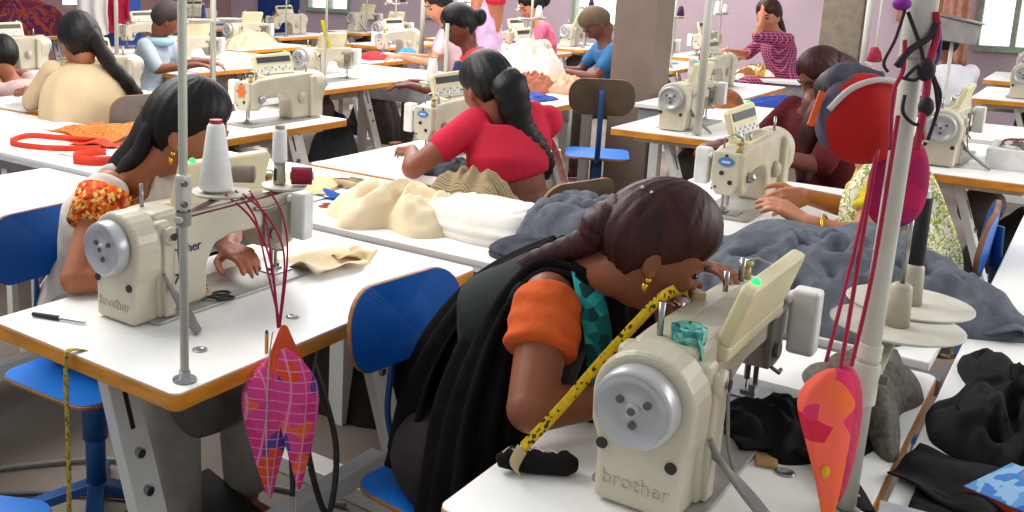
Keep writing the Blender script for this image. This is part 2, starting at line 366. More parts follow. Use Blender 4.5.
    MB().cyl((.245, .03, .222), (.245, .03, .255), .012, .010).cyl((.245, .03, .255), (.245, .03, .263), .014).build('oil_cap', mat('amber plastic', '#b39a62', .35), t, smooth=True)
    # control panel, leaning back above the arm
    A = Matrix.Rotation(.30, 3, 'X')
    R_ = A
    base = V((-.0, -.022, .238))
    def pp(x, y, z): return base + R_ @ V((x, y, z))
    b = MB(); b.prism([pp(-.135, -.013, .0), pp(.135, -.013, .0), pp(.15, -.013, .022), pp(.15, -.013, .105), pp(.14, -.013, .118), pp(-.14, -.013, .125), pp(-.15, -.013, .115), pp(-.15, -.013, .022)], R_ @ V((0, .024, 0)))
    b.prism([pp(-.150, -.02, -.006), pp(-.150, .050, -.022), pp(-.150, .054, -.006), pp(-.150, .010, .02), pp(-.150, -.013, .02)], (.30, 0, 0))
    pn = b.build('control_panel', panel_y, t, bevel=.006, seg=3)
    MB().box(pp(0, .0125, .088), (.26, .003, .03), R_).build('display', darkpl, pn)
    MB().box(pp(0, .0125, .038), (.26, .003, .036), R_).build('button_strip', mat('pale key strip', '#dcdccd', .5), pn)
    b = MB()
    for i in range(9): b.box(pp(-.11+i*.0275, .0145, .033+(i % 2)*.012), (.012, .003, .008), R_)
    b.build('button', mat('grey key', '#9a9a92', .5), pn)
    MB().ell(pp(-.115, .0, .125), .008).build('indicator_lamp', led_m, pn, smooth=True)
    MB().bb((-.11, -.03, .235), (.13, .02, .262)).build('panel_bracket', cream_d, t, bevel=.004)
    # cables from the column into the table
    b = MB()
    for i in range(5):
        o_ = i*.008
        b.tube(spline([(-.223+o_*.35, -.08, .115-o_*.9), (-.222+o_*.5, -.115-o_*.3, .065-o_*.3), (-.232+o_*.7, -.165+o_*.2, .025+o_*.2), (-.236+o_*.5, -.200+o_*.25, .005)], 6), .0042)
    b.tube(spline([(-.19, -.09, .22), (-.185, -.09, .15), (-.19, -.11, .06), (-.215, -.19, .008)], 6), .003)
    b.build('cable_bundle', cable_m, t, smooth=True)
    if back_text:
        text_mesh('brother', .034, ink, 'lettering', t, (-.135, -.0535, .150), (PI/2, 0, 0))
        text_mesh('brother', .034, emb, 'embossed_lettering', t, (-.3012, .0, .045), (PI/2, 0, -PI/2))
    return t
mach = make_machine('cream sewing machine marked 7 with a grey handwheel, behind the white thread cone', (1.665, 1.715, .75))
text_mesh('7', .05, mat('pen ink', '#3a3634', .6, noise_amt=0), 'handwritten_mark', mach, (-.168, -.0535, .075), (PI/2, 0, .0), shear=.3)
freeze(mach)
def machine(x, y, rz, label, drop=('handwritten_mark',), z=.75): return dup(mach, (x, y, z), rz, label, drop=drop)
m0 = machine(1.683, .487, 0, 'large foreground sewing machine the woman in orange bends over')
BD = ('handwritten_mark', 'lettering', 'embossed_lettering')
def badge_machine(x, y, label, rz=PI):
    r = machine(x, y, rz, label, drop=BD)
    b = MB(); b.lathe([(0, 0), (.021, 0), (.021, .002), (0, .002)], (0, 0, 0), 'x', 24)
    o = b.build('oval_badge', badge, r); o.location = (.281, 0, .195); o.scale = (1, 1.3, .72)
    q = MB().bb((.0015, -.014, -.004), (.0032, .014, .003)).build('badge_lettering', mat('pale badge print', '#b8cde2', .5, noise_amt=0), r); q.location = (.281, 0, .195)
    return r
m0.scale = (1.08, 1, 1)
for c in bpy.data.objects:
    if c.parent == m0 and c.name.startswith(('control_panel', 'panel_bracket')): c.location = (.012, -.028, -.022) if c.name.startswith('control') else (0, -.01, -.012)
badge_machine(3.67, 1.0, 'cream machine with blue oval badge, left of the sewing hands')
badge_machine(3.84, 2.35, 'cream machine with blue oval badge in front of the woman in the red blouse')
fm = machine(3.90, 3.50, PI, 'cream machine with an orange flower sticker on its head', drop=BD)
b = MB()
for k in range(6):
    a = k*PI/3; c = V((.2825, .02*math.cos(a), .18+.02*math.sin(a)))
    b.ell(c, (.002, .016, .010), Matrix.Rotation(a, 3, 'X'), 10, 6)
b.build('flower_sticker', mat('orange sticker', '#f0662a', .5), fm)
badge_machine(3.75, 4.85, 'white machine with blue badge beside the beige shawl')
machine(5.38, .58, 0, 'cream machine right of the purple hanging pouch', BD)
machine(5.48, 1.84, 0, 'cream machine with a grey wheel right of the brown pillar', BD)
machine(5.60, 4.55, 0, 'cream machine facing left on the orange-edged table mid room', BD)
machine(5.55, 5.92, 0, 'cream machine in front of the man with the pale blue collar', BD)
badge_machine(7.55, 2.38, 'badge machine beyond the pillar with a pink cone beside it')
machine(7.55, 3.95, PI, 'cream machine just behind the bent woman in red', BD)
badge_machine(7.85, 5.52, 'badge machine left of the woman bending in red, far table')
machine(7.5, 7.15, 0, 'cream machine beside the yellow ribbon, back left', BD)
machine(6.5, 7.6, PI, 'cream machine behind the ponytail of the beige shawl woman', BD)
badge_machine(4.25, 6.5, 'small white badge machine at the far left edge')
for i, (x, y, l) in enumerate(far_slots):
    machine(x+.5, y+.33, 0 if i % 2 == 0 else PI, 'distant cream sewing machine, '+l, BD)

# ------------------------------------------------------------------ people
def ribbon(name, pts, width, side, m, parent=None, thick=.0012, n=8, twist=None):
    pts = spline(pts, n); k = len(pts); side = V(side).normalized() if side is not None else None
    def fn(u, v):
        i = round(v*(k-1)); s_ = side
        if s_ is None:
            d = pts[min(i+1, k-1)]-pts[max(i-1, 0)]; s_ = d.cross(V((0, 0, 1))).normalized()
        if twist: s_ = Matrix.Rotation(twist*v, 3, (pts[min(i+1, k-1)]-pts[max(i-1, 0)]).normalized()) @ s_
        return pts[i]+s_*width*(u-.5)
    return MB().grid(fn, 2, k).build(name, m, parent, smooth=True, solid=thick)
def skin(name, col): return mat(name, col, .48, noise_amt=.07, scale=9, bump=.05, bscale=120, spec=.35)
sk_a = skin('warm brown skin', '#8a5138'); sk_b = skin('tan brown skin', '#a9694a'); sk_c = skin('light brown skin', '#c08060'); sk_d = skin('deep brown skin', '#6f4030')
hair_a = mat('dark brown hair', '#3f1813', .5, noise_amt=.3, scale=60, stretch=(1, 1, .15), bump=.15, bscale=90, spec=.28)
hair_b = mat('black hair', '#0d0808', .5, noise_amt=.3, scale=60, stretch=(1, 1, .15), bump=.15, bscale=90, spec=.3)
gold = mat('gold', '#d8a93c', .25, 1, noise_amt=.05)
lipm = mat('brown rose lips', '#7c3a33', .45, noise_amt=.03); browm = mat('eyebrow', '#1f1310', .7); eyem = mat('dark eye', '#1a100d', .2)
def headpt(th, ph, off=0):
    sx, sy, sz = math.sin(ph)*math.sin(th), math.sin(ph)*math.cos(th), math.cos(ph)
    z = sz*.118
    t = min(1, max(0, -z/.115)); x = sx*.073*(1-.30*t*t)
    y = sy*(.092 if sy > 0 else .100)
    if sy < 0 and z < -.02: y *= 1-.45*min(1, (-z-.02)/.08)
    if sy > 0 and z < 0: y *= 1-.05*t
    if off: return V((x, y, z))+V((sx, sy, sz))*off
    if sy > 0:
        g = lambda c, s_: math.exp(-((z-c)/s_)**2)
        gx = lambda c, s_: math.exp(-((abs(x)-c)/s_)**2)
        nose = 0
        if -.052 < z < .018: nose = .030*max(0, (.018-z)/.058)**1.2 if z > -.040 else .030*(1-(-.040-z)/.012)
        y += nose*math.exp(-(x/(.008+.10*max(0, .0-z)*.9))**2)
        y += .004*g(.026, .012)*gx(.022, .03) - .011*g(.002, .013)*gx(.031, .016) + .006*g(-.025, .02)*gx(.045, .02)
        y += .011*g(-.066, .010)*gx(0, .024) - .004*g(-.0665, .0025)*gx(0, .024) - .004*g(-.082, .006)*gx(0, .02) + .011*g(-.103, .013)*gx(0, .022)
    return V((x, y, z))
class Frame:
    def __init__(s, c, f, u, k=1):
        s.c = V(c); s.f = V(f).normalized(); u = V(u); s.u = (u-s.f*u.dot(s.f)).normalized(); s.r = s.f.cross(s.u); s.k = k
    def __call__(s, p): return s.c+(s.r*p[0]+s.f*p[1]+s.u*p[2])*s.k
def add_head(b, fr):
    n, m = 56, 44
    b.loft([[fr(headpt(2*PI*j/n, PI*min(max(i/m, .01), .99))) for j in range(n)] for i in range(m+1)])
    for s in (-1, 1):
        R = Matrix((fr.r, fr.f, fr.u)).transposed()
        b.ell(fr((s*.074, -.012, -.012)), (.009*fr.k, .019*fr.k, .031*fr.k), R @ Matrix.Rotation(s*.35, 3, 'Z'), 12, 10)
        b.ell(fr((s*.076, -.004, -.038)), (.007*fr.k, .009*fr.k, .011*fr.k), R, 10, 8)
def face_bits(fr, o, base, simple=False):
    for s in (-1, 1):
        b = MB(); R = Matrix((fr.r, fr.f, fr.u)).transposed()
        b.ell(fr((s*.031, .074, .000)), (.015*fr.k, .010*fr.k, .0055*fr.k), R, 12, 8); b.build('eye', eyem, o, smooth=True, shift=base)
        b = MB().tube([fr((s*.014, .0915, .020)), fr((s*.03, .0895, .028)), fr((s*.05, .077, .022))], [.003*fr.k, .0035*fr.k, .0015*fr.k]); b.build('eyebrow', browm, o, smooth=True, shift=base)
    if not simple:
        b = MB(); b.tube([fr((-.022, .086, -.066)), fr((-.01, .0985, -.063)), fr((0, .100, -.0635)), fr((.01, .0985, -.063)), fr((.022, .086, -.066))], [.0015, .0035, .004, .0035, .0015])
        b.tube([fr((-.02, .086, -.068)), fr((0, .0985, -.0725)), fr((.02, .086, -.068))], [.0015, .0048, .0015]); b.build('lips', lipm, o, smooth=True, shift=base)
def hand(b, w_, d, th, n, k=1, curl=(.3, .5, .4), spread=.0):
    """w_ wrist, d pointing direction, th towards the thumb side, n palm normal (fingers bend towards it)"""
    w_, d = V(w_), V(d).normalized(); th = V(th); th = (th-d*th.dot(d)).normalized(); n = V(n); n = (n-d*n.dot(d)-th*n.dot(th)).normalized()
    for i, (a, ln) in enumerate(((.031, .070), (.011, .078), (-.010, .072), (-.029, .058))):
        kn = w_+d*(.088-.006*abs(i-1))*k+th*a*k
        b.cap(w_+d*.008*k+th*a*.55*k, kn, .0165*k, .0125*k, 10)
        dd = (d+th*a*spread*20).normalized(); p = kn; r = .0098*k
        for j, (q, c) in enumerate(zip((.44, .31, .25), curl)):
            c = c*(1+.12*i); dd = (dd*math.cos(c)+n*math.sin(c)).normalized(); e = p+dd*ln*q*k*1.05
            b.cap(p, e, r, r*.88, 10); p = e; r *= .88
    t0 = w_+d*.025*k+th*.022*k+n*.006*k; t1 = t0+(d*.5+th*.75+n*.25).normalized()*.042*k; t2 = t1+(d*.85+th*.25+n*.35).normalized()*.032*k; t3 = t2+(d*.95+n*.4).normalized()*.024*k
    b.cap(w_+d*.01*k, t0, .017*k, .015*k, 10); b.cap(t0, t1, .015*k, .011*k, 10); b.cap(t1, t2, .011*k, .0095*k, 10); b.cap(t2, t3, .0095*k, .008*k, 10)
def torso(b, J, g=0, neck=True, w_=1, top=1, crop=False):
    lat = (J['shR']-J['shL']).normalized(); pe, nk = J['pelvis'], J['neck']; ch = J.get('chest', pe.lerp(nk, .62)+J['bk']*.01)
    sm = (J['shR']+J['shL'])/2; half = (J['shR']-J['shL']).length/2
    S = [(pe-(nk-pe).normalized()*.06, .15, .115), (pe, .172, .125), (pe.lerp(nk, .33), .132*w_, .098), (pe.lerp(nk, .5).lerp(ch, .4), .142*w_, .105), (ch, half*.92, .115), (sm.lerp(ch, .3), half*.98, .098), (sm, half*.85, .075)]
    if neck: S += [(sm.lerp(nk, .7), .075, .06), (nk, .054, .055)]
    else: S += [(sm.lerp(nk, .55)+(nk-pe).normalized()*.0, .095, .066)]
    if crop: S = [(S[2][0].lerp(S[3][0], .8), .145, .108)]+S[4:]
    rings = []
    for i, (c, rx, ry) in enumerate(S):
        d = (S[min(i+1, len(S)-1)][0]-S[max(i-1, 0)][0]).normalized(); l = (lat-d*lat.dot(d)).normalized(); q = d.cross(l)
        rings.append([c+l*math.cos(2*PI*k/28)*(rx+g)*(abs(math.cos(2*PI*k/28))**-.15 if abs(math.cos(2*PI*k/28)) > .1 else 1)+q*math.sin(2*PI*k/28)*(ry+g) for k in range(28)])
    b.loft(rings)
def sit(x, y, rz, lean=.12, over=None, z=.0, reach=.42, sw=.165):
    L = dict(pelvis=(0, 0, .56), neck=(0, lean+.05, 1.03), shR=(sw, lean+.02, .985), shL=(-sw, lean+.02, .985), head=(0, lean+.12, 1.17),
             elR=(sw+.06, lean+.16, .80), elL=(-sw-.06, lean+.16, .80), wrR=(.10, lean+reach, .84), wrL=(-.10, lean+reach, .84),
             knR=(.13, .42, .57), knL=(-.13, .42, .57), anR=(.13, .45, .09), anL=(-.13, .45, .09), hipR=(.09, .02, .54), hipL=(-.09, .02, .54))
    R = Rz(rz); J = {k: V((x, y, z))+R @ V(p) for k, p in L.items()}
    J['hf'] = R @ V((0, .85, -.45)); J['hu'] = V((0, 0, 1)); J['hdR'] = R @ V((-.1, 1, -.1)); J['hdL'] = R @ V((.1, 1, -.1)); J['bk'] = R @ V((0, -1, 0)); J['rt'] = R @ V((1, 0, 0))
    J.update({k: V(v) for k, v in (over or {}).items()}); J['base'] = V((J['pelvis'].x, J['pelvis'].y, 0)); return J
def person(label, J, sk, topm, legm, hairm, vox=.006, sleeve=.6, hk=1.0, slm=None, group=None, simple=True, hair='tail', hands=True, arm=1.0, legs=True, wd=1.0, sleeve_r=.062, hair_back=.0, crop=False):
    base = J['base']; P = thing('person', label, 'person', base, 0, group); fr = Frame(J['head'], J['hf'], J['hu'], hk); J['frame'] = fr
    b = MB(); torso(b, J, 0, w_=wd); add_head(b, fr)
    b.cap(J['neck'], fr((0, -.03, -.07)), .052, .05*hk, 18)
    for s in 'RL':
        sh, el, wr = J['sh'+s], J['el'+s], J['wr'+s]
        b.cap(sh, el, .050*arm, .040*arm); b.cap(el, wr, .041*arm, .026*arm)
        sd = J['rt']*(-1 if s == 'R' else 1)
        if hands: hand(b, wr, J['hd'+s], J.get('th'+s, sd), J.get('pn'+s, V((0, 0, -1))), 1.0, J.get('curl'+s, (.25, .45, .35)))
        if legs:
            b.cap(J['hip'+s], J['kn'+s], .08, .06); b.cap(J['kn'+s], J['an'+s], .055, .035)
            f = (J['kn'+s]-J['hip'+s]); f.z = 0; f.normalize(); a = J['an'+s]; b.cap(a-V((0, 0, .045))-f*.03, a-V((0, 0, .055))+f*.13, .036, .028)
    b.build('body', sk, P, voxel=vox, sm=4, shift=base)
    b = MB(); torso(b, J, .014, neck=False, w_=wd, crop=crop)
    if slm is None:
        for s in 'RL': e = J['sh'+s].lerp(J['el'+s], sleeve); b.cap(J['sh'+s], e, sleeve_r, sleeve_r*.93)
    b.build('blouse', topm, P, voxel=vox*1.3, sm=5, shift=base)
    if slm:
        for s in 'RL':
            e = J['sh'+s].lerp(J['el'+s], sleeve); q = MB(); n = 10; rings = []
            d = (e-J['sh'+s]).normalized(); u = d.orthogonal().normalized(); v = d.cross(u)
            for i in range(n+1):
                c = (J['sh'+s]-d*.02).lerp(e, i/n); r = sleeve_r*(.7+.3*min(1, i/2))*(1+.05*math.sin(i*2.3))
                rings.append([c+(u*math.cos(a)+v*math.sin(a))*(r*(1+.045*math.sin(3*a+i*1.7))) for a in [2*PI*k/24 for k in range(24)]])
            q.loft(rings); q.build('sleeve', slm, P, smooth=True, sub=1, shift=base)
    if legs:
        b = MB()
        for s in 'RL': b.cap(J['hip'+s], J['kn'+s], .102, .082); b.cap(J['kn'+s], J['an'+s].lerp(J['kn'+s], .12), .08, .066)
        b.cap(J['hipR'], J['hipL'], .12, .12); b.build('trousers', legm, P, voxel=vox*1.8, sm=5, shift=base)
    # hair cap: from the crown down to the hairline
    b = MB(); n, m = 64, 22; rings = []
    def hl(t):
        a = abs(((t+PI) % (2*PI))-PI)    # 0 front .. pi back
        return 1.02 + .28*min(1, a/.6)**2+ (.38*min(1, max(0, (a-1.05)/.5))) + (.48*min(1, max(0, (a-1.62)/.5)))
    for i in range(m+1):
        f_ = i/m; ring = []
        for j in range(n):
            t = 2*PI*j/n; ph = max(.02, f_*hl(t)); off = .020*(1-f_**6)+.001+hair_back*max(0, -math.cos(t))*math.sin(ph)
            off += .0022*math.sin(t*22+ph*3)*math.sin(ph)
            ring.append(fr(headpt(t, ph, off)))
        rings.append(ring)
    rings.append([fr(headpt(2*PI*j/n, hl(2*PI*j/n), -.012)) for j in range(n)])
    b.loft(rings); hc = b.build('hair', hairm, P, smooth=True, shift=base)
    face_bits(fr, P, base, simple)
    J['P'] = P; return P, J
def strand(name, J, pts, rr, m, braid=0, flat=.8, parent=None):
    pts = spline(pts, 8); n = len(pts); k = []
    for i in range(n):
        f = i/(n-1)*(len(rr)-1); a = int(min(f, len(rr)-2)); k.append(rr[a]+(rr[a+1]-rr[a])*(f-a))
    if braid: k = [r*(1+.18*abs(math.sin(i*braid))) for i, r in enumerate(k)]
    return MB().tube(pts, k, 14, flat=flat).build(name, m, parent or J['P'], smooth=True, shift=J['base'])
# --- woman in orange sleeves, foreground
orange_c = mat('orange cotton sleeve', '#d9602e', .85, noise_amt=.1, scale=10, bump=.5, bscale=30, spec=.15)
teal_c = cells('teal and green print', ['#0f5b5c', '#1c7f80', '#0b3c40', '#2b9a93'], 40)
black_c = mat('black dupatta cloth', '#151112', .9, noise_amt=.25, scale=10, bump=.4, bscale=25, spec=.1)
J = sit(1.76, 1.03, PI, over=dict(pelvis=(1.84, 1.00, .56), neck=(1.71, .765, 1.005), shR=(1.605, .765, .965), shL=(1.90, .73, .97), head=(1.675, .602, 1.078),
     elR=(1.455, .715, .815), wrR=(1.62, .625, .805), elL=(1.98, .70, .83), wrL=(1.93, .63, .99), hdL=(-.3, -.75, .1), hdR=(.85, -.5, -.12), hf=(.47, -.74, -.52), hu=(.1, -.1, 1), thL=(-1, -.2, .3), pnL=(0, -.3, -1), chest=(1.745, .90, .85),
     knR=(1.64, .72, .57), knL=(1.90, .70, .57), anR=(1.64, .72, .09), anL=(1.9, .70, .09)))
Pm, Jm = person('woman in orange sleeves and black dupatta bent over the foreground sewing machine', J, sk_a, mat('black teal cotton', '#111a1c', .85), mat('dark trousers', '#2b2326', .8), hair_a, vox=.0045, sleeve=.52, hk=.97, slm=orange_c, simple=False, arm=1.02, sleeve_r=.066)
fr = Jm['frame']; sh_ = Jm['base']
strand('braid', Jm, [fr((.0, -.085, .03)), fr((.0, -.112, -.02)), D(588, 240, 1.77), D(558, 252, 1.84), D(528, 264, 1.90), D(505, 285, 1.95)], [.036, .03, .024, .020, .017, .012], hair_a, braid=.9)
MB().box(fr((.035, -.075, .085)), (.018, .010, .006), Matrix((fr.r, fr.f, fr.u)).transposed()).box(fr((.025, -.085, .083)), (.006, .018, .006), Matrix((fr.r, fr.f, fr.u)).transposed()).build('hair_clip', mat('glitter clip', '#d9d6d8', .2, .8), Pm, shift=sh_, bevel=.001)
for s in (1, -1):
    b = MB().ell(fr((s*.083, -.004, -.046)), .0055); b.ell(fr((s*.083, -.002, -.060)), (.006, .006, .009)); b.build('earring', gold, Pm, smooth=True, shift=sh_)
ribbon('teal_trim', [(1.635, .715, 1.035), (1.612, .690, .99), (1.600, .665, .93), (1.605, .655, .85), (1.62, .66, .76)], .05, (.5, -.6, .3), teal_c, Pm, thick=.004).location = -sh_
# dupatta: over the right shoulder and hanging down the back beside the chair
def strip_sheet(name, curves, m, P, base, nu=40, nv=40, thick=.006, amp=.010, waves=7, parent=None):
    cs = [spline(c, 10) for c in curves]
    def at(c, t): f = t*(len(c)-1); i = int(min(f, len(c)-2)); return c[i].lerp(c[i+1], f-i)
    def fn(u, v):
        k = [at(c, v) for c in cs]; p = at(spline(k, 8), u) if len(k) > 2 else k[0].lerp(k[1], u)
        e = at(spline(k, 8), min(1, u+.02)) if len(k) > 2 else k[1]; a = (e-p); a = a.normalized() if a.length > 1e-6 else V((1, 0, 0))
        q = (at(cs[len(cs)//2], min(1, v+.05))-at(cs[len(cs)//2], max(0, v-.05))).normalized(); nn = a.cross(q)
        return p+nn*amp*(math.sin(u*waves*PI+1.3*math.sin(v*4))*(.4+.6*v)+.5*noise.noise(V((u*6, v*3, waves))))
    return MB().grid(fn, nu, nv).build(name, m, parent or P, smooth=True, solid=thick, shift=base)
strip_sheet('dupatta', [[(1.66, .70, 1.03), (1.68, .80, 1.05), (1.67, .90, .95), (1.61, .99, .74), (1.58, 1.02, .45), (1.56, 1.04, .15)],
     [(1.615, .70, 1.02), (1.62, .80, 1.01), (1.58, .86, .90), (1.50, .88, .70), (1.45, .88, .45), (1.42, .90, .15)],
     [(1.66, .67, .97), (1.63, .76, .98), (1.60, .80, .86), (1.54, .80, .68), (1.50, .76, .45), (1.46, .76, .15)]], black_c, Pm, sh_, amp=.014, waves=9)
strip_sheet('dupatta_front', [[(1.64, .72, 1.02), (1.62, .66, .93), (1.61, .68, .78), (1.61, .72, .62)], [(1.66, .68, 1.02), (1.64, .64, .93), (1.64, .64, .78), (1.64, .68, .62)], [(1.74, .69, 1.01), (1.76, .62, .93), (1.76, .62, .78), (1.76, .66, .62)]], black_c, Pm, sh_, amp=.010, waves=6)
strip_sheet('dupatta_back', [[(1.67, .80, 1.045), (1.67, .93, .93), (1.62, 1.02, .72), (1.60, 1.05, .5)], [(1.74, .83, 1.04), (1.74, 1.00, .92), (1.70, 1.12, .72), (1.66, 1.15, .50)], [(1.84, .84, 1.02), (1.88, .97, .90), (1.88, 1.12, .72), (1.86, 1.16, .55)]], black_c, Pm, sh_, amp=.012, waves=8)
# --- woman with loose black hair, left
cream_c = mat('pale grey cotton', '#cfc4ba', .85, noise_amt=.05, scale=7, bump=.4, bscale=25, spec=.15)
border_c = cells('orange woven border', ['#e2571c', '#d9862a', '#c9351a', '#e8c068', '#8d2f16'], 120, stretch=(1, 1, 1))
J = sit(1.73, 2.22, PI, over=dict(pelvis=(1.76, 2.30, .56), neck=(1.685, 2.01, 1.0), shR=(1.585, 2.01, .985), shL=(1.88, 1.96, .975), head=(1.755, 1.89, 1.13),
     elR=(1.425, 1.94, .79), wrR=(1.56, 1.83, .785), elL=(1.95, 1.93, .80), wrL=(1.81, 1.80, .815), hdL=(-.25, -.8, .05), hdR=(.8, -.45, -.1), hf=(.55, -.72, -.36), chest=(1.69, 2.13, .84)))
Pw, Jw = person('woman with loose black hair and orange-bordered sleeves at the machine marked 7', J, sk_b, cream_c, mat('grey trousers', '#8e8880', .8), hair_b, vox=.005, sleeve=.42, hk=1.07, slm=cream_c, simple=False, arm=.92, sleeve_r=.064)
fr = Jw['frame']; bs = Jw['base']
strand('loose_hair', Jw, [fr((.02, -.05, .05)), fr((.025, -.08, -.02)), fr((.02, -.085, -.09)), V((1.675, 2.05, 1.01)), V((1.70, 2.11, .93)), V((1.71, 2.14, .84))], [.04, .045, .04, .04, .035, .02], hair_b, flat=.6)
strand('loose_hair', Jw, [fr((-.03, -.06, .06)), fr((-.04, -.10, -.02)), fr((-.04, -.11, -.10)), V((1.70, 2.12, 1.0)), V((1.72, 2.2, .9))], [.045, .045, .045, .04, .02], hair_b, flat=.6)
for s in 'RL':
    a, e = Jw['sh'+s], Jw['el'+s]; MB().cyl(a.lerp(e, .08), a.lerp(e, .44), .073, .070, 28).build('sleeve_border', border_c, Pw, smooth=True, shift=bs)
for s in (1, -1): b = MB().ell(fr((s*.083, -.004, -.050)), .007); b.ell(fr((s*.083, -.003, -.068)), (.006, .006, .010)); b.build('earring', gold, Pw, smooth=True, shift=bs)
b = MB(); nk = Jw['neck']
b.tube([nk+V((.07*math.cos(a)+.00, .075*math.sin(a)-.02, -.03-.05*max(0, -math.sin(a)))) for a in [2*PI*k/24 for k in range(25)]], .006, flat=.5).build('neck_trim', border_c, Pw, smooth=True, shift=bs)
# --- woman in the red blouse (back view)
red_c = mat('red cotton blouse', '#c2223c', .8, noise_amt=.06, scale=8, bump=.35, bscale=25, spec=.2)
J = sit(3.33, 1.70, -.5, lean=.13, over=dict(head=(3.355, 1.93, 1.115), neck=(3.33, 1.87, .99), hf=(.35, .82, -.45)))
J['wrL'] = V((3.32, 2.24, .83)); J['elL'] = V((3.05, 2.05, .82)); J['wrR'] = V((3.6, 2.2, .83)); J['elR'] = V((3.62, 1.92, .80))
Pr, Jr = person('woman in a red blouse seen from behind, wavy black hair gathered low', J, sk_a, red_c, mat('pale pink sari', '#cfa7a4', .8), hair_b, vox=.007, sleeve=.5, hk=1.08, arm=1.05, sleeve_r=.066, hair_back=.012, crop=True)
fr = Jr['frame']
strand('wavy_hair', Jr, [fr((0, -.09, .0)), fr((0, -.135, -.05)), V((3.33, 1.76, .99)), V((3.37, 1.72, .90)), V((3.42, 1.70, .83)), V((3.43, 1.70, .77))], [.055, .062, .05, .055, .05, .02], hair_b, flat=.6, braid=1.1)
MB().ell(fr((-.02, -.115, -.035)), (.035, .012, .008)).build('hair_clip', mat('silver', '#c9c6c2', .3, 1), Pr, smooth=True, shift=Jr['base'])
strip_sheet('sari_edge', [[(3.50, 1.86, 1.0), (3.56, 1.74, .93), (3.58, 1.66, .75), (3.58, 1.62, .55)], [(3.46, 1.90, 1.0), (3.60, 1.80, .93), (3.63, 1.72, .75), (3.63, 1.68, .55)]], cells('pink dotted cloth', ['#e9cfcb', '#dfb5b3', '#f0e2dd'], 60), Pr, Jr['base'], nu=8, amp=.004)
# --- woman in yellow (face behind the hanging red bag)
yellow_c = cells('yellow printed cloth', ['#d8c21e', '#e2d348', '#c9b41c', '#b7b06a'], 30)
J = sit(3.42, .42, .15, lean=.10, over=dict(elL=(3.13, .515, .815), wrL=(3.06, .655, .855), hdL=(-.05, .8, .42), thL=(1, 0, .2), elR=(3.66, .62, .79), wrR=(3.38, .74, .87), hdR=(-.8, .45, -.1), thR=(0, .6, .7), shL=(3.255, .49, .975), pnL=(.6, -.2, -.8)))
J['curlL'] = (.25, .5, .45); J['curlR'] = (.35, .6, .4)
Py, Jy = person('woman in yellow sleeves and printed scarf sewing grey cloth behind the hanging red bag', J, sk_c, yellow_c, mat('grey green trousers', '#747a5b', .8), hair_b, vox=.0045, sleeve=.62, hk=1.0, slm=yellow_c, arm=1.0)
MB().tube([V((3.085, .61, .845))+V((.04*math.cos(a), .02*math.sin(a)*.4, .036*math.sin(a))) for a in [2*PI*k/20 for k in range(21)]], .004).build('bracelet', gold, Py, smooth=True, shift=Jy['base'])
scarf_c = cells('white scarf with green print', ['#e4dfc9', '#d9d2a8', '#8f9a3e', '#eeeadb', '#c7bf4a'], 45, kind='NOISE')
strip_sheet('scarf', [[(3.33, .56, 1.03), (3.22, .60, .93), (3.15, .58, .80), (3.16, .52, .62)], [(3.30, .50, 1.05), (3.19, .50, .97), (3.22, .40, .80), (3.24, .34, .5)], [(3.36, .42, 1.05), (3.30, .36, .95), (3.32, .28, .75), (3.34, .26, .45)]], scarf_c, Py, Jy['base'], amp=.012, waves=5)
# --- maroon woman behind
maroon_c = mat('maroon cloth', '#571a1f', .85, noise_amt=.2, scale=12, bump=.4, spec=.15)
J = sit(4.78, .92, .9, lean=.12, over=dict(head=(4.72, 1.02, 1.14)))
Pq, Jq = person('woman in maroon with long dark hair, mostly behind the hanging red bag', J, sk_d, maroon_c, maroon_c, hair_a, vox=.011, sleeve=.95, hk=1.05)
strand('long_hair', Jq, [Jq['frame']((-.03, -.04, .06)), Jq['frame']((-.05, -.08, -.04)), V((4.58, .98, .98)), V((4.55, 1.0, .84)), V((4.52, 1.0, .70))], [.06, .075, .07, .055, .03], hair_a)
# --- woman in the beige shawl, back left
beige_c = mat('beige shawl', '#cdb592', .85, noise_amt=.05, scale=5, bump=.5, bscale=14, spec=.15)
J = sit(3.31, 4.32, -.1, lean=.08, over=dict(head=(3.30, 4.40, 1.135), neck=(3.30, 4.36, 1.005), hf=(.2, .9, -.35)))
Pb, Jb = person('woman in a beige shawl with a long black plait, seen from behind', J, sk_b, beige_c, beige_c, hair_b, vox=.009, sleeve=.9, hk=1.22, wd=1.1, hair_back=.012)
strand('plait', Jb, [Jb['frame']((.02, -.09, .02)), V((3.36, 4.22, 1.035)), V((3.43, 4.16, .93)), V((3.50, 4.13, .82)), V((3.54, 4.12, .74))], [.05, .046, .042, .038, .03], hair_b, braid=.7)
def cone_cloth(name, P, base, rings_, m, n=40, amp=.02, folds=9):
    rings = []
    for i, (c, rx, ry) in enumerate(rings_):
        f = i/(len(rings_)-1)
        rings.append([V(c)+V((math.cos(a)*rx, math.sin(a)*ry, 0))*(1+amp*f*4*math.sin(folds*a+i*.4)) for a in [2*PI*k/n for k in range(n)]])
    return MB().loft(rings).build(name, m, P, smooth=True, sub=1, shift=base)
cone_cloth('shawl', Pb, Jb['base'], [((3.30, 4.36, 1.035), .07, .07), ((3.30, 4.35, 1.01), .14, .10), ((3.30, 4.34, .975), .22, .14), ((3.30, 4.33, .90), .27, .19), ((3.30, 4.31, .75), .29, .21), ((3.30, 4.30, .60), .28, .22), ((3.30, 4.30, .45), .27, .22)], beige_c, amp=.022)
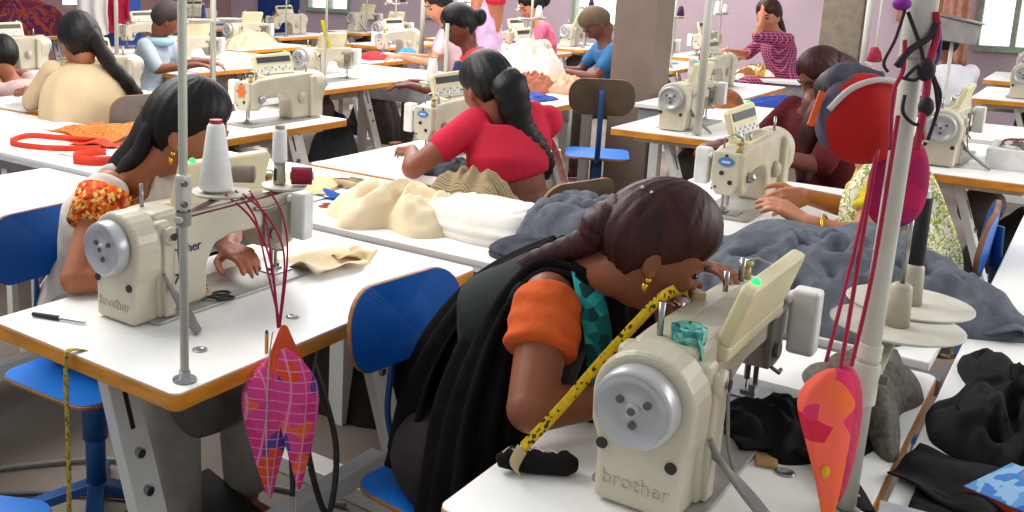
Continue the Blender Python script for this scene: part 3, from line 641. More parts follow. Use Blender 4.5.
#PART3
# ------------------------------------------------------------------ chairs
def make_chair(label, x, y, rz, face=blue_l, edge=wood_edge, seatm=blue_seat, bar=blue_met, k=1.0):
    """local: faces +y, origin on the floor under the seat"""
    t = thing('work_chair', label, 'chair', (x, y, 0), rz); t.scale = (1, 1, k)
    def slab(z, th, gy=0):
        return [(p[0], p[1], z) for p in rrect(-.19, .19, -.18, .19, .06, z)]
    MB().prism(slab(.448, .012), (0, 0, .011)).build('seat', edge, t, bevel=.003)
    MB().prism([(p[0]*.985, p[1]*.985, .4592) for p in rrect(-.19, .19, -.18, .19, .06, 0)], (0, 0, .003)).build('seat_laminate', seatm, t, bevel=.001)
    def back(off, th, mt, nm, sc=1):
        A = []; N_ = 20
        ring = [(u, v) for u, v, _ in rrect(-.19*sc, .19*sc, .70+.10*(1-sc), .90-.10*(1-sc), .085*sc, 0, 7)]
        f = lambda u, v, o: (u, -.205+.6*u*u-o-.10*(v-.80), v)
        b = MB(); n = len(ring); A = [f(u, v, off) for u, v in ring]; B = [f(u, v, off+th) for u, v in ring]
        ca, cb = f(0, .80, off), f(0, .80, off+th)
        mid = [f(u*.5, .80+(v-.80)*.5, off) for u, v in ring]; midb = [f(u*.5, .80+(v-.80)*.5, off+th) for u, v in ring]
        P = A+B+mid+midb+[ca, cb]; F = []
        for i in range(n):
            j = (i+1) % n; F += [(i, j, n+j, n+i), (i, 2*n+i, 2*n+j, j), (n+i, n+j, 3*n+j, 3*n+i), (2*n+i, 4*n, 2*n+j), (3*n+i, 3*n+j, 4*n+1)]
        return b.add(P, F).build(nm, mt, t, bevel=.002)
    back(0, .012, edge, 'backrest'); back(-.0015, .0014, face, 'front_laminate', .985); back(.0121, .0014, face, 'back_laminate', .985)
    pts = spline([(0, -.225, .84), (0, -.235, .66), (0, -.24, .54), (0, -.20, .455), (0, -.10, .435), (0, .05, .435)], 6)
    MB().tube(pts, .022, 10, flat=.35).build('back_bar', bar, t, smooth=True)
    MB().cyl((0, 0, .08), (0, 0, .435), .028).cyl((0, 0, .25), (0, 0, .44), .035).build('column', bar, t, smooth=True)
    for i in range(4):
        a = PI/4+i*PI/2; d = V((math.cos(a), math.sin(a), 0))
        MB().prism([V((0, 0, .12))+d.cross(V((0, 0, 1)))*.025, V((0, 0, .12))-d.cross(V((0, 0, 1)))*.025, d*.27+V((0, 0, .03))-d.cross(V((0, 0, 1)))*.02, d*.27+V((0, 0, .03))+d.cross(V((0, 0, 1)))*.02], (0, 0, -.03)).build('leg', bar, t, bevel=.004)
    return t
make_chair('blue chair of the woman in orange sleeves, its back right of the near table', 1.75, 1.00, PI-.12, k=.97)
make_chair('blue chair behind the left woman, backrest at the left edge', 1.61, 2.12, PI+.05, k=.97)
make_chair('chair with worn backrest and blue seat before the brown pillar', 5.60, 2.42, -1.15, face=brown_back, k=1.08)
make_chair('chair of the woman in the red blouse, orange and blue patches on its back', 3.34, 1.66, -.3, face=brown_back, k=.92)
for c in list(bpy.data.objects):
    if c.name.startswith('back_laminate') and c.parent and 'orange and blue' in str(c.parent.get('label')):
        for nm, x, w_, cc in (('orange_patch', -.08, .055, '#d9822a'), ('blue_patch', .03, .13, '#1d6fb5')):
            q = MB().bb((x-w_/2, 0, .74), (x+w_/2, .003, .85 if nm[0] == 'o' else .80)).build(nm, mat(nm, cc, .5), c.parent); q.location = (0, -.2235, 0)
make_chair('grey-backed chair of the woman in the beige shawl', 3.36, 4.12, -.15, face=grey_back)
make_chair('blue chair with brown edge seen side-on behind the purple pouch', 3.50, .44, .05)
make_chair('blue chair whose seat corner shows in the bottom left corner', .86, 1.66, -PI/2+.5)
# ------------------------------------------------------------------ cloth helpers
def pile(name, label, cat, c, rx, ry, rot, h, seed, m, rough=.35, pw=3, freq=3, layers=0, group=None, edge=.16, n=96, mm=26, parent=None):
    b = MB(); rings = []; c = V(c); R = Rz(rot)
    def rad(a):
        ca, sa = abs(math.cos(a)), abs(math.sin(a)); return (ca**pw+sa**pw)**(-1/pw)*(1+edge*noise.noise(V((math.cos(a)*1.7, math.sin(a)*1.7, seed*3.1)))*2)
    for i in range(mm+1):
        f = i/mm; ring = []
        for j in range(n):
            a = 2*PI*j/n; r = rad(a)*f; x, y = r*math.cos(a)*rx, r*math.sin(a)*ry
            wx, wy = x+.035*noise.noise(V((x*9, y*9, seed+4))), y+.045*noise.noise(V((x*7, y*7, seed+9)))
            sa = lambda v: math.sqrt(v*v+.012)-.11
            nz = 1-sa(noise.noise(V((wx*freq*3, wy*freq*8, seed))))*2.4; nz2 = 1-sa(noise.noise(V((wx*freq*7+wy*freq*5, wy*freq*4, seed+3))))*2.2
            prof = max(0, 1-f**6)**.5 if layers else max(0, 1-f**2.4)**.75
            z = h*prof*(1-rough+rough*(.62*nz+.38*nz2+.15))+.002
            ring.append(c+R @ V((x, y, max(z, .002))))
        rings.append(ring)
    if layers:
        last = [V(p) for p in rings[-2]]
        del rings[-1]
        for k in range(layers*4):
            g = k/(layers*4); ring = []
            for j in range(n):
                p = last[j]; zz = (p.z-c.z)*(1-g)+.002*g; s_ = 1+.03*abs(math.sin(g*layers*PI))
                ring.append(V((c.x+(p.x-c.x)*s_*1.01, c.y+(p.y-c.y)*s_*1.01, c.z+zz)))
            rings.append(ring)
    rings.append([V((p.x, p.y, c.z)) for p in rings[-1]])
    b.loft(rings)
    o = b.build(name, m, parent, smooth=True)
    if label: tag(o, label, cat, group)
    return o
creamcl = mat('cream calico', '#e9d6b4', .85, noise_amt=.05, scale=5, bump=.25, bscale=20, spec=.15)
whitecl = mat('off white calico', '#efe9df', .85, noise_amt=.03, scale=5, bump=.2, bscale=20, spec=.15)
denim = mat('grey chambray', '#676c76', .9, noise_amt=.14, scale=26, bump=.35, bscale=30, spec=.1)
denim_d = mat('dark grey chambray', '#4a4e56', .9, noise_amt=.2, scale=22, bump=.35, bscale=30, spec=.1)
tweed = mat('grey tweed lining', '#6d675f', .9, noise_amt=.2, scale=90, bump=.3, bscale=60, spec=.1)
blackcl = mat('black cloth', '#1a1718', .85, noise_amt=.2, scale=14, bump=.3, bscale=30, spec=.15)
striped = cells('striped tan brown cloth', ['#8a7658', '#b9a37c', '#5b4e3e', '#c9b48a', '#6b6250'], 9, kind='WAVE', stretch=(3, 5, 0))
tan = mat('tan paper cloth', '#d9bd8a', .8, noise_amt=.07)
T1 = .7502
pile('cloth_heap', 'crumpled cream calico left of the folded white cloth', 'cloth', (2.585, 1.79, T1), .17, .23, -.2, .125, 3, creamcl, rough=.6, pw=2.4, freq=2.3, edge=.35)
pile('folded_cloth', 'folded off-white calico between crumpled cream and grey cloth', 'cloth', (2.66, 1.50, T1), .16, .20, -.05, .095, 7, whitecl, rough=.12, pw=5, layers=2, edge=.06)
pile('cloth_bag', 'striped tan and brown cloth beside the elbow of the red blouse', 'cloth', (3.00, 1.76, T1), .09, .16, -.1, .12, 11, striped, rough=.4, pw=2.2, freq=2, edge=.3)
pile('folded_cloth', 'grey chambray folded in layers, behind the neck of the bent woman', 'cloth', (2.68, 1.12, T1), .20, .24, -.05, .15, 13, denim, rough=.3, pw=4, layers=2, edge=.12)
pile('folded_cloth', 'dark grey folded layer lying under the grey chambray', 'cloth', (2.58, 1.14, T1), .18, .24, -.1, .055, 14, denim_d, rough=.2, pw=4, layers=2, edge=.12)
pile('grey_cloth', 'big rumpled grey cloth flowing from the sewing hands over the centre table', 'cloth', (2.74, .50, T1), .31, .38, .25, .15, 17, denim, rough=.6, pw=2.3, freq=2.0, edge=.3, n=160, mm=50)
# the part of the cloth the hands hold, sliding down to the right of the centre table
strip_sheet('x', [[(0, 0, 0), (1, 0, 0)], [(0, 1, 0), (1, 1, 0)]], denim, None, V((0, 0, -50)), nu=2, nv=2) if 0 else None
o = strip_sheet('sewn_cloth', [[(3.22, .80, .775), (3.02, .83, .80), (2.85, .85, .83), (2.62, .80, .79)], [(3.20, .62, .83), (3.05, .62, .86), (2.88, .60, .89), (2.55, .52, .82)], [(3.28, .50, .80), (3.12, .42, .84), (2.95, .34, .86), (2.60, .26, .80)], [(3.35, .42, .62), (3.20, .25, .66), (2.98, .12, .72), (2.62, .08, .765)]], denim, None, V((0, 0, 0)), nu=60, nv=60, thick=.004, amp=.022, waves=6)
tag(o, 'grey chambray cloth held by the hands in yellow sleeves', 'cloth')
pile('cloth_scrap', 'tweed-lined grey cloth under the big leaning pole', 'cloth', (2.05, .30, T1), .24, .088, .1, .085, 19, tweed, rough=.5, pw=2.4, freq=2, edge=.3)
pile('garment_piece', 'black garment piece with white stitching beside the foreground needle', 'garment', (1.83, .355, T1), .09, .13, .9, .05, 23, blackcl, rough=.8, pw=2.2, freq=3, edge=.5)
st_w = mat('white stitching', '#c9c3b5', .7, noise_amt=.02)
t_ = thing('trim_strip', 'black strip with white ladder stitching curving over the near table', 'trim', (1.7, .3, T1))
ribbon('strip', [(-.02, .13, .012), (.02, .06, .016), (.0, -.01, .016), (-.06, -.055, .010), (-.115, -.085, .004)], .045, None, blackcl, t_, thick=.006)
for k in range(7): f = k/6; MB().bb((-.012, -.002, 0), (.012, .002, .002)).build('stitch', st_w, t_).matrix_local = Matrix.Translation((.0-.085*f, -.012-.055*f, .0215-.010*f)) @ Matrix.Rotation(2.2, 4, 'Z')
t_ = thing('lace_cuff', 'black padded cuff with white zigzag stitching left of the foreground machine', 'cuff', (1.375, .66, T1), -.9)
b = MB(); b.tube([(-.062, 0, .018), (-.04, .004, .022), (-.01, 0, .02), (.02, -.004, .017), (.05, -.006, .02), (.066, -.004, .016)], [.010, .020, .021, .018, .021, .012], 16, flat=.85); b.build('band', blackcl, t_, smooth=True)
MB().tube([(-.055+.011*k, .0+(.008 if k % 2 else -.006), .0415-.0022*abs(k-4)*.5) for k in range(11)], .0012, 6).build('zigzag_stitch', st_w, t_)
# cut pieces and papers on the near tables
def sheet(name, label, cat, c, pts, m, lift=.012, seed=1, thick=.0012, parent=None):
    """small loose sheet: outline polygon (2d), gently curled"""
    n = 14; c = V(c)
    def fn(u, v):
        a = V(pts[0]+(0,)).lerp(V(pts[1]+(0,)), u); d = V(pts[3]+(0,)).lerp(V(pts[2]+(0,)), u); p = a.lerp(d, v)
        return c+V((p.x, p.y, .0015+lift*max(0, .5+noise.noise(V((u*2.2, v*2.2, seed)))*1.2)))
    o = MB().grid(fn, n, n).build(name, m, parent, smooth=True, solid=thick)
    if label: tag(o, label, cat)
    return o
sheet('cloth_scrap', 'cream calico piece under the needle of the machine marked 7', 'cloth', (2.00, 1.66, T1), [(-.05, .10), (.14, .02), (.10, -.12), (-.08, -.08)], creamcl, .03, 2)
sheet('cloth_scrap', 'tan folded calico piece right of the needle on the near left table', 'cloth', (2.09, 1.60, T1+.004), [(-.02, .08), (.10, .03), (.06, -.05), (-.05, .0)], tan, .035, 5)
pile('cloth_stack', 'stack of tan paper patterns left of the wooden sticks', 'cloth', (2.72, 2.36, T1), .14, .16, .3, .03, 31, tan, rough=.3, pw=4, layers=2)
sheet('paper_pattern', 'white paper sheet beside the tan pattern stack', 'paper', (2.60, 2.25, T1), [(-.10, .12), (.08, .12), (.08, -.1), (-.10, -.1)], whitecl, .01, 8)
t_ = thing('fabric_strips', 'bundle of twisted brown cloth strips left of the cream heap', 'cloth strips', (2.84, 2.12, T1))
for i in range(5):
    b = MB(); b.tube(spline([(-.02+.03*i, .20-.03*i, .016), (.0+.015*i, .08, .022+.006*(i % 2)), (-.03+.02*i, -.05, .018), (.0+.012*i, -.20+.02*i, .014)], 5), .013, 8, flat=.6)
    b.build('strip', mat('twisted brown cloth', '#8b7358', .8, noise_amt=.3, scale=20) if i % 2 else mat('khaki cloth', '#b39f78', .8, noise_amt=.2), t_, smooth=True)
sheet('cloth_scrap', 'small bright blue scrap in front of the brown strips', 'cloth', (2.68, 2.10, T1), [(-.03, .09), (.03, .09), (.03, -.07), (-.03, -.05)], mat('bright blue cloth', '#1f62b8', .8), .02, 9)
def scissors(label, c, rz, hm, k=1):
    t = thing('scissors', label, 'scissors', c, rz)
    for s in (-1, 1):
        bl = MB().prism([(0, s*.004, .003), (.002, -s*.006, .003), (.10*k, s*.002, .003), (.10*k, s*.003, .003)], (0, 0, .003)).build('blade', steel, t)
        MB().tube([V((-.045*k, s*.020, .006))+V((.024*k*math.cos(a), .012*math.sin(a), 0)) for a in [2*PI*q/14 for q in range(15)]], .0032, 6).build('handle', hm, bl, smooth=True)
        MB().tube([(0, -s*.002, .006), (-.025*k, s*.012, .006)], .003, 6).build('shank', hm, bl)
    return t
scissors('scissors with red handle loop on the centre table, left of the cream heap', (2.59, 2.01, T1), -1.2, mat('red plastic', '#b3262c', .4), 1.3)
scissors('dark scissors resting at the column of the machine marked 7', (1.60, 1.66, T1+.008), 2.6, dark, .9)
t_ = thing('bobbin_case', 'small brass bobbin case on the bed of the machine marked 7', 'bobbin', (1.64, 1.72, T1+.008)); MB().lathe([(0, 0), (.016, 0), (.016, .004), (.006, .005), (.006, .010), (.014, .011), (.014, .014), (0, .014)], (0, 0, 0), 'z', 20).build('case', gold, t_, smooth=True)
t_ = thing('screwdriver', 'dark screwdriver lying left of the machine marked 7', 'tool', (1.295, 1.80, T1), 1.9); MB().cyl((-.05, 0, .006), (.02, 0, .006), .0035).build('shaft', steel, t_); MB().cyl((.02, 0, .006), (.09, 0, .006), .006, .005).build('grip', dark, t_)
t_ = thing('pencil', 'short yellow pencil standing at the table edge by the red strings', 'pencil', (1.46, 1.335, T1)); MB().cyl((0, 0, 0), (.0, .0, .045), .0045, n=6).build('shaft', mat('pencil yellow', '#c3a04a', .5), t_); MB().cyl((0, 0, .045), (0, 0, .052), .0045, .001, n=6).build('tip', dark, t_)
def grommet(x, y, label):
    t = thing('table_grommet', label, 'grommet', (x, y, T1)); MB().lathe([(.010, 0), (.016, 0), (.016, .002), (.012, .003), (.010, .001)], (0, 0, 0), 'z', 20).build('ring', steel, t, smooth=True); MB().lathe([(0, 0), (.010, 0), (.010, .0006), (0, .0006)], (0, 0, 0), 'z', 20).build('hole', dark, t)
p = Z(200, 350); grommet(p.x, p.y, 'metal grommet in the near left table beside the pole foot')
p = Z(293, 317); grommet(p.x, p.y, 'metal grommet in the near left table, right of the red strings')
p = Z(785, 473); grommet(p.x, p.y, 'metal grommet in the foreground table by the wooden scrap')
t_ = thing('wooden_block', 'small worn wooden block beside the foreground machine bed', 'block', (1.665, .375, T1), .3); MB().bb((-.025, -.018, 0), (.025, .018, .006)).build('block', mat('worn wood', '#b08a5a', .7, noise_amt=.2), t_, bevel=.002)
t_ = thing('thread_snips', 'dark thread snips at the right of the grey chambray stack', 'snips', (2.44, 1.19, T1), -1.3)
for s in (-1, 1): MB().prism([(-.05, s*.004, .002), (.06, s*.001, .002), (.0, s*.012, .002)], (0, 0, .004)).build('blade', steel, t_)
MB().tube([(-.05, -.006, .005), (-.07, 0, .005), (-.05, .006, .005)], .004, 6).build('spring', dark, t_)
# right hand table
o = pile('cloth_scrap', 'heap of shiny black scraps at the right edge of the white table', 'cloth', (2.14, .055, T1), .19, .11, .1, .085, 41, blackcl, rough=.8, pw=2, freq=3, edge=.6)
sheet('cloth_scrap', 'flat black cloth piece between the big pole and the booklet', 'cloth', (1.80, .12, T1), [(-.06, .085), (.09, .06), (.07, -.10), (-.15, -.06)], blackcl, .018, 12, .003)
sheet('cloth_scrap', 'black cloth offcut under the blue booklet corner', 'cloth', (1.66, .10, T1), [(-.04, .06), (.08, .06), (.06, -.12), (-.09, -.06)], blackcl, .010, 14, .003)
sheet('cloth_scrap', 'little grey offcut in front of the black scrap heap', 'cloth', (1.935, .09, T1), [(-.02, .03), (.03, .02), (.02, -.02), (-.03, -.01)], denim_d, .006, 15, .002)
t_ = thing('grey_box', 'pale grey box at the bottom edge below the big pole', 'box', (1.545, .13, T1), .12)
MB().bb((-.07, -.06, 0), (.07, .055, .02)).build('box', mat('pale grey card', '#a9abb3', .6), t_, bevel=.003); MB().bb((-.071, -.061, .0201), (.071, .056, .023)).build('lid', mat('pale grey card lid', '#b9bbc2', .6), t_, bevel=.002)
t_ = thing('booklet', 'blue booklet with red page edges in the bottom right corner', 'booklet', (1.795, .005, T1+.004), -.35)
MB().bb((-.075, -.09, .0), (.075, .07, .016)).build('pages', mat('red page edges', '#c2402e', .7, noise_amt=.25, scale=160, stretch=(.05, .05, 1)), t_)
MB().bb((-.077, -.092, .0162), (.077, .071, .018)).build('cover', cells('blue painted cover', ['#2f63b5', '#5e95d0', '#8fb6dc', '#3f7cc8', '#b06a86'], 9, kind='NOISE', stretch=(1, 3, 1)), t_)
# tapes
tape_y = cells('yellow measuring tape with dark marks', ['#e0b81c', '#e6c22a', '#4a3c12', '#e0b81c', '#e8c838', '#e0b81c', '#e6c22a', '#dcb01a'], 170)
t_ = thing('measuring_tape', 'yellow measuring tape trailing over the foreground sewing machine', 'measuring tape', (0, 0, 0))
ribbon('tape', [(1.68, .535, 1.0), (1.665, .545, 1.02), (1.60, .555, 1.018), (1.55, .57, .99), (1.47, .60, .93), (1.40, .635, .86), (1.345, .67, .80)], .022, (-.35, .2, 1), tape_y, t_)
ribbon('tape_end', [(1.345, .67, .80), (1.33, .675, .775), (1.34, .67, .755)], .02, (-.3, .6, .6), mat('tape back', '#c9b48a', .6), t_)
t_ = thing('bobbin', 'small pale cap standing on the far side of the foreground machine', 'bobbin', (1.70, .525, .982)); MB().cyl((0, 0, 0), (0, 0, .028), .013, .012).build('core', mat('pale wood', '#c9b48a', .5), t_, bevel=.002)  # pale wooden cap on the machine, not a bobbin
teal_t = cells('teal lace tape', ['#3f8f86', '#6fb5a8', '#2d6f6b', '#8cc7ba'], 120)
t_ = thing('lace_tape', 'teal lace tape looped round the spool pin of the foreground machine', 'lace tape', (1.475, .465, .995))
MB().lathe([(.022, 0), (.026, 0), (.027, .028), (.022, .030), (.021, .015)], (0, 0, 0), 'z', 24).build('loop', teal_t, t_, smooth=True)
ribbon('tail', [(-.015, -.02, .02), (-.022, -.030, .0), (-.025, -.034, -.05), (-.022, -.036, -.10)], .022, (1, .2, 0), teal_t, t_)
t_ = thing('measuring_tape', 'yellow brown measuring tape hanging below the left edge of the near table', 'measuring tape', (1.22, 1.66, 0))
ribbon('tape', [(0, -.03, .75), (-.04, -.02, .755), (-.045, -.02, .70), (-.042, -.015, .5), (-.045, -.01, .25)], .016, (0, 1, 0), cells('aged tape', ['#9c8430', '#b39a3e', '#5a4a1a', '#a68c34', '#b89f45', '#a68c34'], 160), t_)
# ------------------------------------------------------------------ thread stands and cones
pouch_c = cells('pink and orange batik', ['#e0468f', '#ee6a33', '#e0468f', '#d8357e', '#e8502c', '#e0468f', '#d63a86', '#5a4a9a', '#e0468f'], 30, lines='#e88ab0', lscale=16, band=.03)
pouch_d = cells('coral cloth with dots', ['#f0644e', '#f0644e', '#ee6a3c', '#f0644e', '#d8355f', '#f0644e', '#f0644e', '#cf2840'], 24)
redbag = cells('red and grey blotched felt', ['#b3201c', '#b3201c', '#55505e', '#b3201c', '#a81a1a', '#55505e', '#b3201c', '#b3201c'], 26)
purple = cells('purple magenta silk', ['#8c1560', '#a3164f', '#5b1670', '#9b1750', '#b01a4e', '#6d1568'], 5, kind='NOISE')
cord_m = mat('crimson cord', '#a3163c', .7); dcord = mat('dark cord', '#2b1a24', .7)
def make_stand(label, x, y, h=1.72, r=.0085, discs=((.16, .05, 1.10, .055), (.29, .02, 1.10, .045)), full=True):
    t = thing('thread_stand', label, 'thread stand', (x, y, T1)); z0 = T1
    MB().lathe([(0, 0), (.024, 0), (.024, .004), (r+.004, .006), (r+.002, .02), (0, .02)], (0, 0, 0), 'z', 20).build('foot', steel, t, smooth=True)
    MB().cyl((0, 0, .01), (0, 0, h-z0), r, n=14).build('pole', pole_m, t, smooth=True)
    for dx, dy, z, dr in discs:
        z -= z0; a = V((dx, dy, 0)).normalized()
        MB().cyl((0, 0, z-.03), (0, 0, z-.002), r+.006).cyl(a*(-r-.012)+V((0, 0, z-.016)), a*r+V((0, 0, z-.016)), .006).build('clamp', pole_m, t, bevel=.001)
        MB().tube([(0, 0, z-.012), (dx, dy, z-.012)], .006, 8).build('arm', mat('brown steel rod', '#74605a', .4, .6), t)
        d_ = MB().lathe([(0, 0), (dr*.9, .0), (dr, .004), (dr, .007), (dr*.95, .006), (.01, .005), (0, .005)], (dx, dy, z-.006), 'z', 32).build('spool_disc', mat('ivory disc', '#cfcabb', .45), t, smooth=True)
        MB().cyl((dx, dy, z), (dx, dy, z+.05), .003).build('spool_pin', steel, d_)
    return t
def cone(label, p, r1=.034, r2=.017, h=.135, m=cone_m, tip=None, group=None, name='thread_cone'):
    t = thing(name, label, 'thread cone', p, 0, group)
    MB().lathe([(0, .004), (r1*.9, .004), (r1, .008), (r2, h-.006), (r2*.8, h), (0, h)], (0, 0, 0), 'z', 28).build('thread', m, t, smooth=True)
    MB().cyl((0, 0, 0), (0, 0, .0042), r1*.75, n=20).build('core', mat('card core', '#b3a284', .7), t); MB().cyl((0, 0, h-.002), (0, 0, h+.008), r2*.72, n=16).build('cone_tip', tip or mat('card core', '#b3a284', .7), t)
    return t
st = make_stand('cream thread stand in front of the machine marked 7', 1.25, 1.36, 1.78, .0088, ((.165, .065, 1.095, .062), (.30, .012, 1.095, .05)))
MB().bb((-.014, -.012, .345), (.014, .012, .415)).build('clamp_plate', pole_m, st, bevel=.006)
for z in (.36, .40): MB().cyl((-.012, -.012, z), (-.012, -.02, z), .006, n=10).build('bolt', mat('dull grey bolt', '#6b6562', .5, .4), st)
cone('tall white thread cone with red tip on the near left stand', (1.405, 1.43, 1.097), .036, .0185, .14, cone_m, mat('red plastic', '#b3262c', .4))
cone('small white thread cone on the right disc of the near left stand', (1.55, 1.385, 1.14), .0165, .015, .075)
t_ = thing('spool_holder', 'conical cream spool holder under the small white cone', 'spool holder', (1.55, 1.385, 1.097)); MB().lathe([(0, 0), (.014, 0), (.012, .042), (0, .042)], (0, 0, 0), 'z', 16).build('holder', cream_d, t_, smooth=True); MB().bb((-.0145, -.003, .008), (-.011, .003, .034)).build('slot', dark, t_)
def spool(label, p, rz, m, r=.02, L=.045):
    t = thing('thread_spool', label, 'spool', p, rz); MB().lathe([(.006, 0), (r, 0), (r, L), (.006, L)], (0, 0, r), 'x', 24).build('thread', m, t, smooth=True, bevel=.002)
    MB().lathe([(0, -.003), (.009, -.003), (.009, L+.003), (0, L+.003)], (0, 0, r), 'x', 16).build('core', mat('pale core', '#c9c3b8', .6), t); return t
spool('grey brown thread spool lying on the near left stand disc', (1.515, 1.425, 1.097), 2.2, greyth, .019, .05)
spool('red thread spool lying beside the small white cone', (1.56, 1.36, 1.097), -.9, redth, .019, .045)
# red strings hanging from the disc, and the pouch they carry
t_ = thing('hanging_pouch', 'pink and orange batik pouch hanging on red strings at the near left table', 'pouch', (1.42, 1.268, .452)); t_.scale = (1, 1, 1.14)
def lobe(b, c, rings_, n=36, folds=5, amp=.16, ph=0, ya=.45):
    R_ = []
    for z, r, dx in rings_:
        R_.append([V(c)+V(((math.cos(a)*.61+0*math.sin(a))*r*(1+amp*math.cos(folds*a+ph))+dx*.61 - math.sin(a)*r*ya*-.6, -(math.cos(a)*.79)*r*(1+amp*math.cos(folds*a+ph))-dx*.79+math.sin(a)*r*ya*.79, z)) for a in [2*PI*k/n for k in range(n)]])
    return b.loft(R_)
b = MB(); lobe(b, (0, 0, 0), [(.0, .003, -.012), (.05, .018, -.018), (.12, .038, -.022), (.18, .056, -.020), (.215, .057, -.016), (.25, .042, -.006), (.285, .017, .005), (.30, .010, .006)]); b.build('left_fold', pouch_c, t_, smooth=True, sub=1)
b = MB(); lobe(b, (-.012, -.016, 0), [(.03, .003, .045), (.08, .015, .043), (.15, .033, .040), (.22, .045, .036), (.255, .040, .030), (.285, .02, .022), (.305, .010, .010)], ph=1.5); b.build('right_fold', pouch_c, t_, smooth=True, sub=1)
b = MB(); lobe(b, (-.004, -.01, 0), [(.235, .040, .014), (.262, .040, .013), (.29, .026, .010), (.335, .009, .008), (.345, .005, .008)], folds=6, amp=.2, ph=.7); b.build('gathered_top', mat('orange cloth', '#e4552b', .8, bump=.4, bscale=25), t_, smooth=True, sub=1)
for i, (x0, y0, mx) in enumerate(((-.03, .12, .0), (.0, .10, .03), (.03, .11, -.02), (.05, .07, .02), (.01, .13, -.03))):
    MB().tube(spline([(x0, y0, .566), (x0*.7+mx*.5, y0*.45, .53), (x0*.4+mx, .012, .46), (.002*i, .0, .335)], 8), .0022, 6).build('string', cord_m, t_)
MB().tube(spline([(-.012, .003, .33), (-.03, -.004, .28), (-.034, -.002, .14), (-.02, 0, .01)], 6), .0018, 6).tube(spline([(.03, -.03, .10), (.03, -.03, .03), (.03, -.03, -.12)], 5), .0012, 6).build('tassel_string', mat('pale string', '#c9b9b0', .7), t_)
# big leaning pole stand on the right
S2 = thing('thread_stand', 'thick cream pole stand at the right with cords and pouches tied on', 'thread stand', (1.58, .235, T1))
MB().lathe([(0, 0), (.03, 0), (.03, .005), (.017, .008), (0, .008)], (0, 0, 0), 'z', 24).build('foot', steel, S2, smooth=True)
MB().cyl((0, 0, .005), (.012, -.012, 1.05), .0145, n=20).build('pole', pole_m, S2, smooth=True)
MB().cyl((.002, -.002, .18), (.003, -.003, .245), .0185, n=20).cyl((.003, -.003, .25), (.004, -.004, .275), .017, n=20).build('clamp', pole_m, S2, bevel=.002)
MB().cyl((.008, -.008, .70), (.012, -.012, 1.06), .0205, n=24).build('sleeve', mat('ivory sleeve', '#cdc8ba', .5), S2, bevel=.002)
MB().cyl((.01, -.02, .22), (.01, -.032, .22), .007, n=10).build('bolt', mat('dull grey bolt', '#6b6562', .5, .4), S2)
MB().cyl((.01, -.01, .205), (.18, -.012, .245), .007).build('arm', cream_d, S2)
for nm, c_, r_ in (('a', (.17, -.012, .255), .098), ('b', (.30, -.01, .258), .098)):
    d_ = MB().lathe([(0, 0), (r_*.9, .0), (r_, .004), (r_, .007), (r_*.95, .006), (.01, .004), (0, .004)], c_, 'z', 40).build('spool_disc', mat('ivory disc', '#cfcabb', .45), S2, smooth=True)
    MB().lathe([(0, 0), (.019, 0), (.016, .065), (.011, .070), (0, .070)], (c_[0], c_[1], c_[2]+.005), 'z', 20).build('spool_holder', cream_d, d_, smooth=True)
    MB().cyl((c_[0], c_[1], c_[2]+.07), (c_[0]+.004, c_[1], c_[2]+.22), .004).build('spool_pin', steel, d_, smooth=True)
t_ = thing('thread_cone', 'slim black thread tube on the right disc of the big pole stand', 'thread cone', (1.882, .225, T1+.333)); MB().cyl((0, 0, 0), (.004, 0, .115), .0135, .0125, 20).build('thread', blackth, t_, smooth=True); MB().cyl((.004, 0, .115), (.004, 0, .127), .009).build('core', cone_m, t_)
t_ = thing('hanging_pouch', 'coral pointed pouch with dots hanging low on the big pole', 'pouch', (1.482, .25, .752))
b = MB(); lobe(b, (0, 0, 0), [(.0, .003, .01), (.05, .012, .008), (.11, .024, .000), (.17, .036, -.010), (.205, .042, -.017), (.235, .036, -.014), (.262, .016, .0)], folds=3, amp=.12); b.build('pouch_body', pouch_d, t_, smooth=True, sub=1)
b = MB(); lobe(b, (.004, -.004, 0), [(.05, .004, .018), (.12, .014, .018), (.20, .020, .014), (.245, .016, .008), (.266, .007, .003)], folds=4, amp=.12, ph=1); b.build('side_fold', mat('rose cloth', '#cf3f5e', .8, bump=.3), t_, smooth=True, sub=1)
MB().ell((-.013, -.0, .105), (.008, .006, .010)).build('dot', mat('yellow felt', '#e0a818', .8), t_, smooth=True)
MB().tube(spline([(.0, .0, .262), (.02, .0, .36), (.055, .0, .56)], 5), .003, 6).tube(spline([(.02, -.01, .26), (.055, -.016, .4), (.06, -.02, .62)], 5), .003, 6).build('string', cord_m, t_)
t_ = thing('hanging_bag', 'round red bag with grey patches tied to the big pole', 'bag', (1.60, .245, 1.27))
c_ = D(861, 118, 1.5)-V((1.60, .245, 1.27)); Rb = Matrix((rt2, fw, up2)).transposed() @ Matrix.Rotation(.35, 3, 'Y')
b = MB(); rings = []
for i in range(19):
    ph = PI*min(max(i/18, .02), .98); ring = []
    for j in range(40):
        a = 2*PI*j/40; r = 1+.05*math.sin(5*a+2*ph); ring.append(c_+Rb @ V((.066*math.sin(ph)*math.cos(a)*r*(1+.1*math.cos(ph)), .04*math.sin(ph)*math.sin(a)*r, -.070*math.cos(ph))))
    rings.append(ring)
b.loft(rings).build('bag_body', redbag, t_, smooth=True)
MB().tube([c_+Rb @ V(p) for p in spline([(-.060, -.022, -.01), (-.045, -.034, .028), (-.01, -.034, .055), (.035, -.02, .066)], 6)], .0045, 8).build('white_piping', mat('white piping', '#d9d3cc', .8), t_, smooth=True)
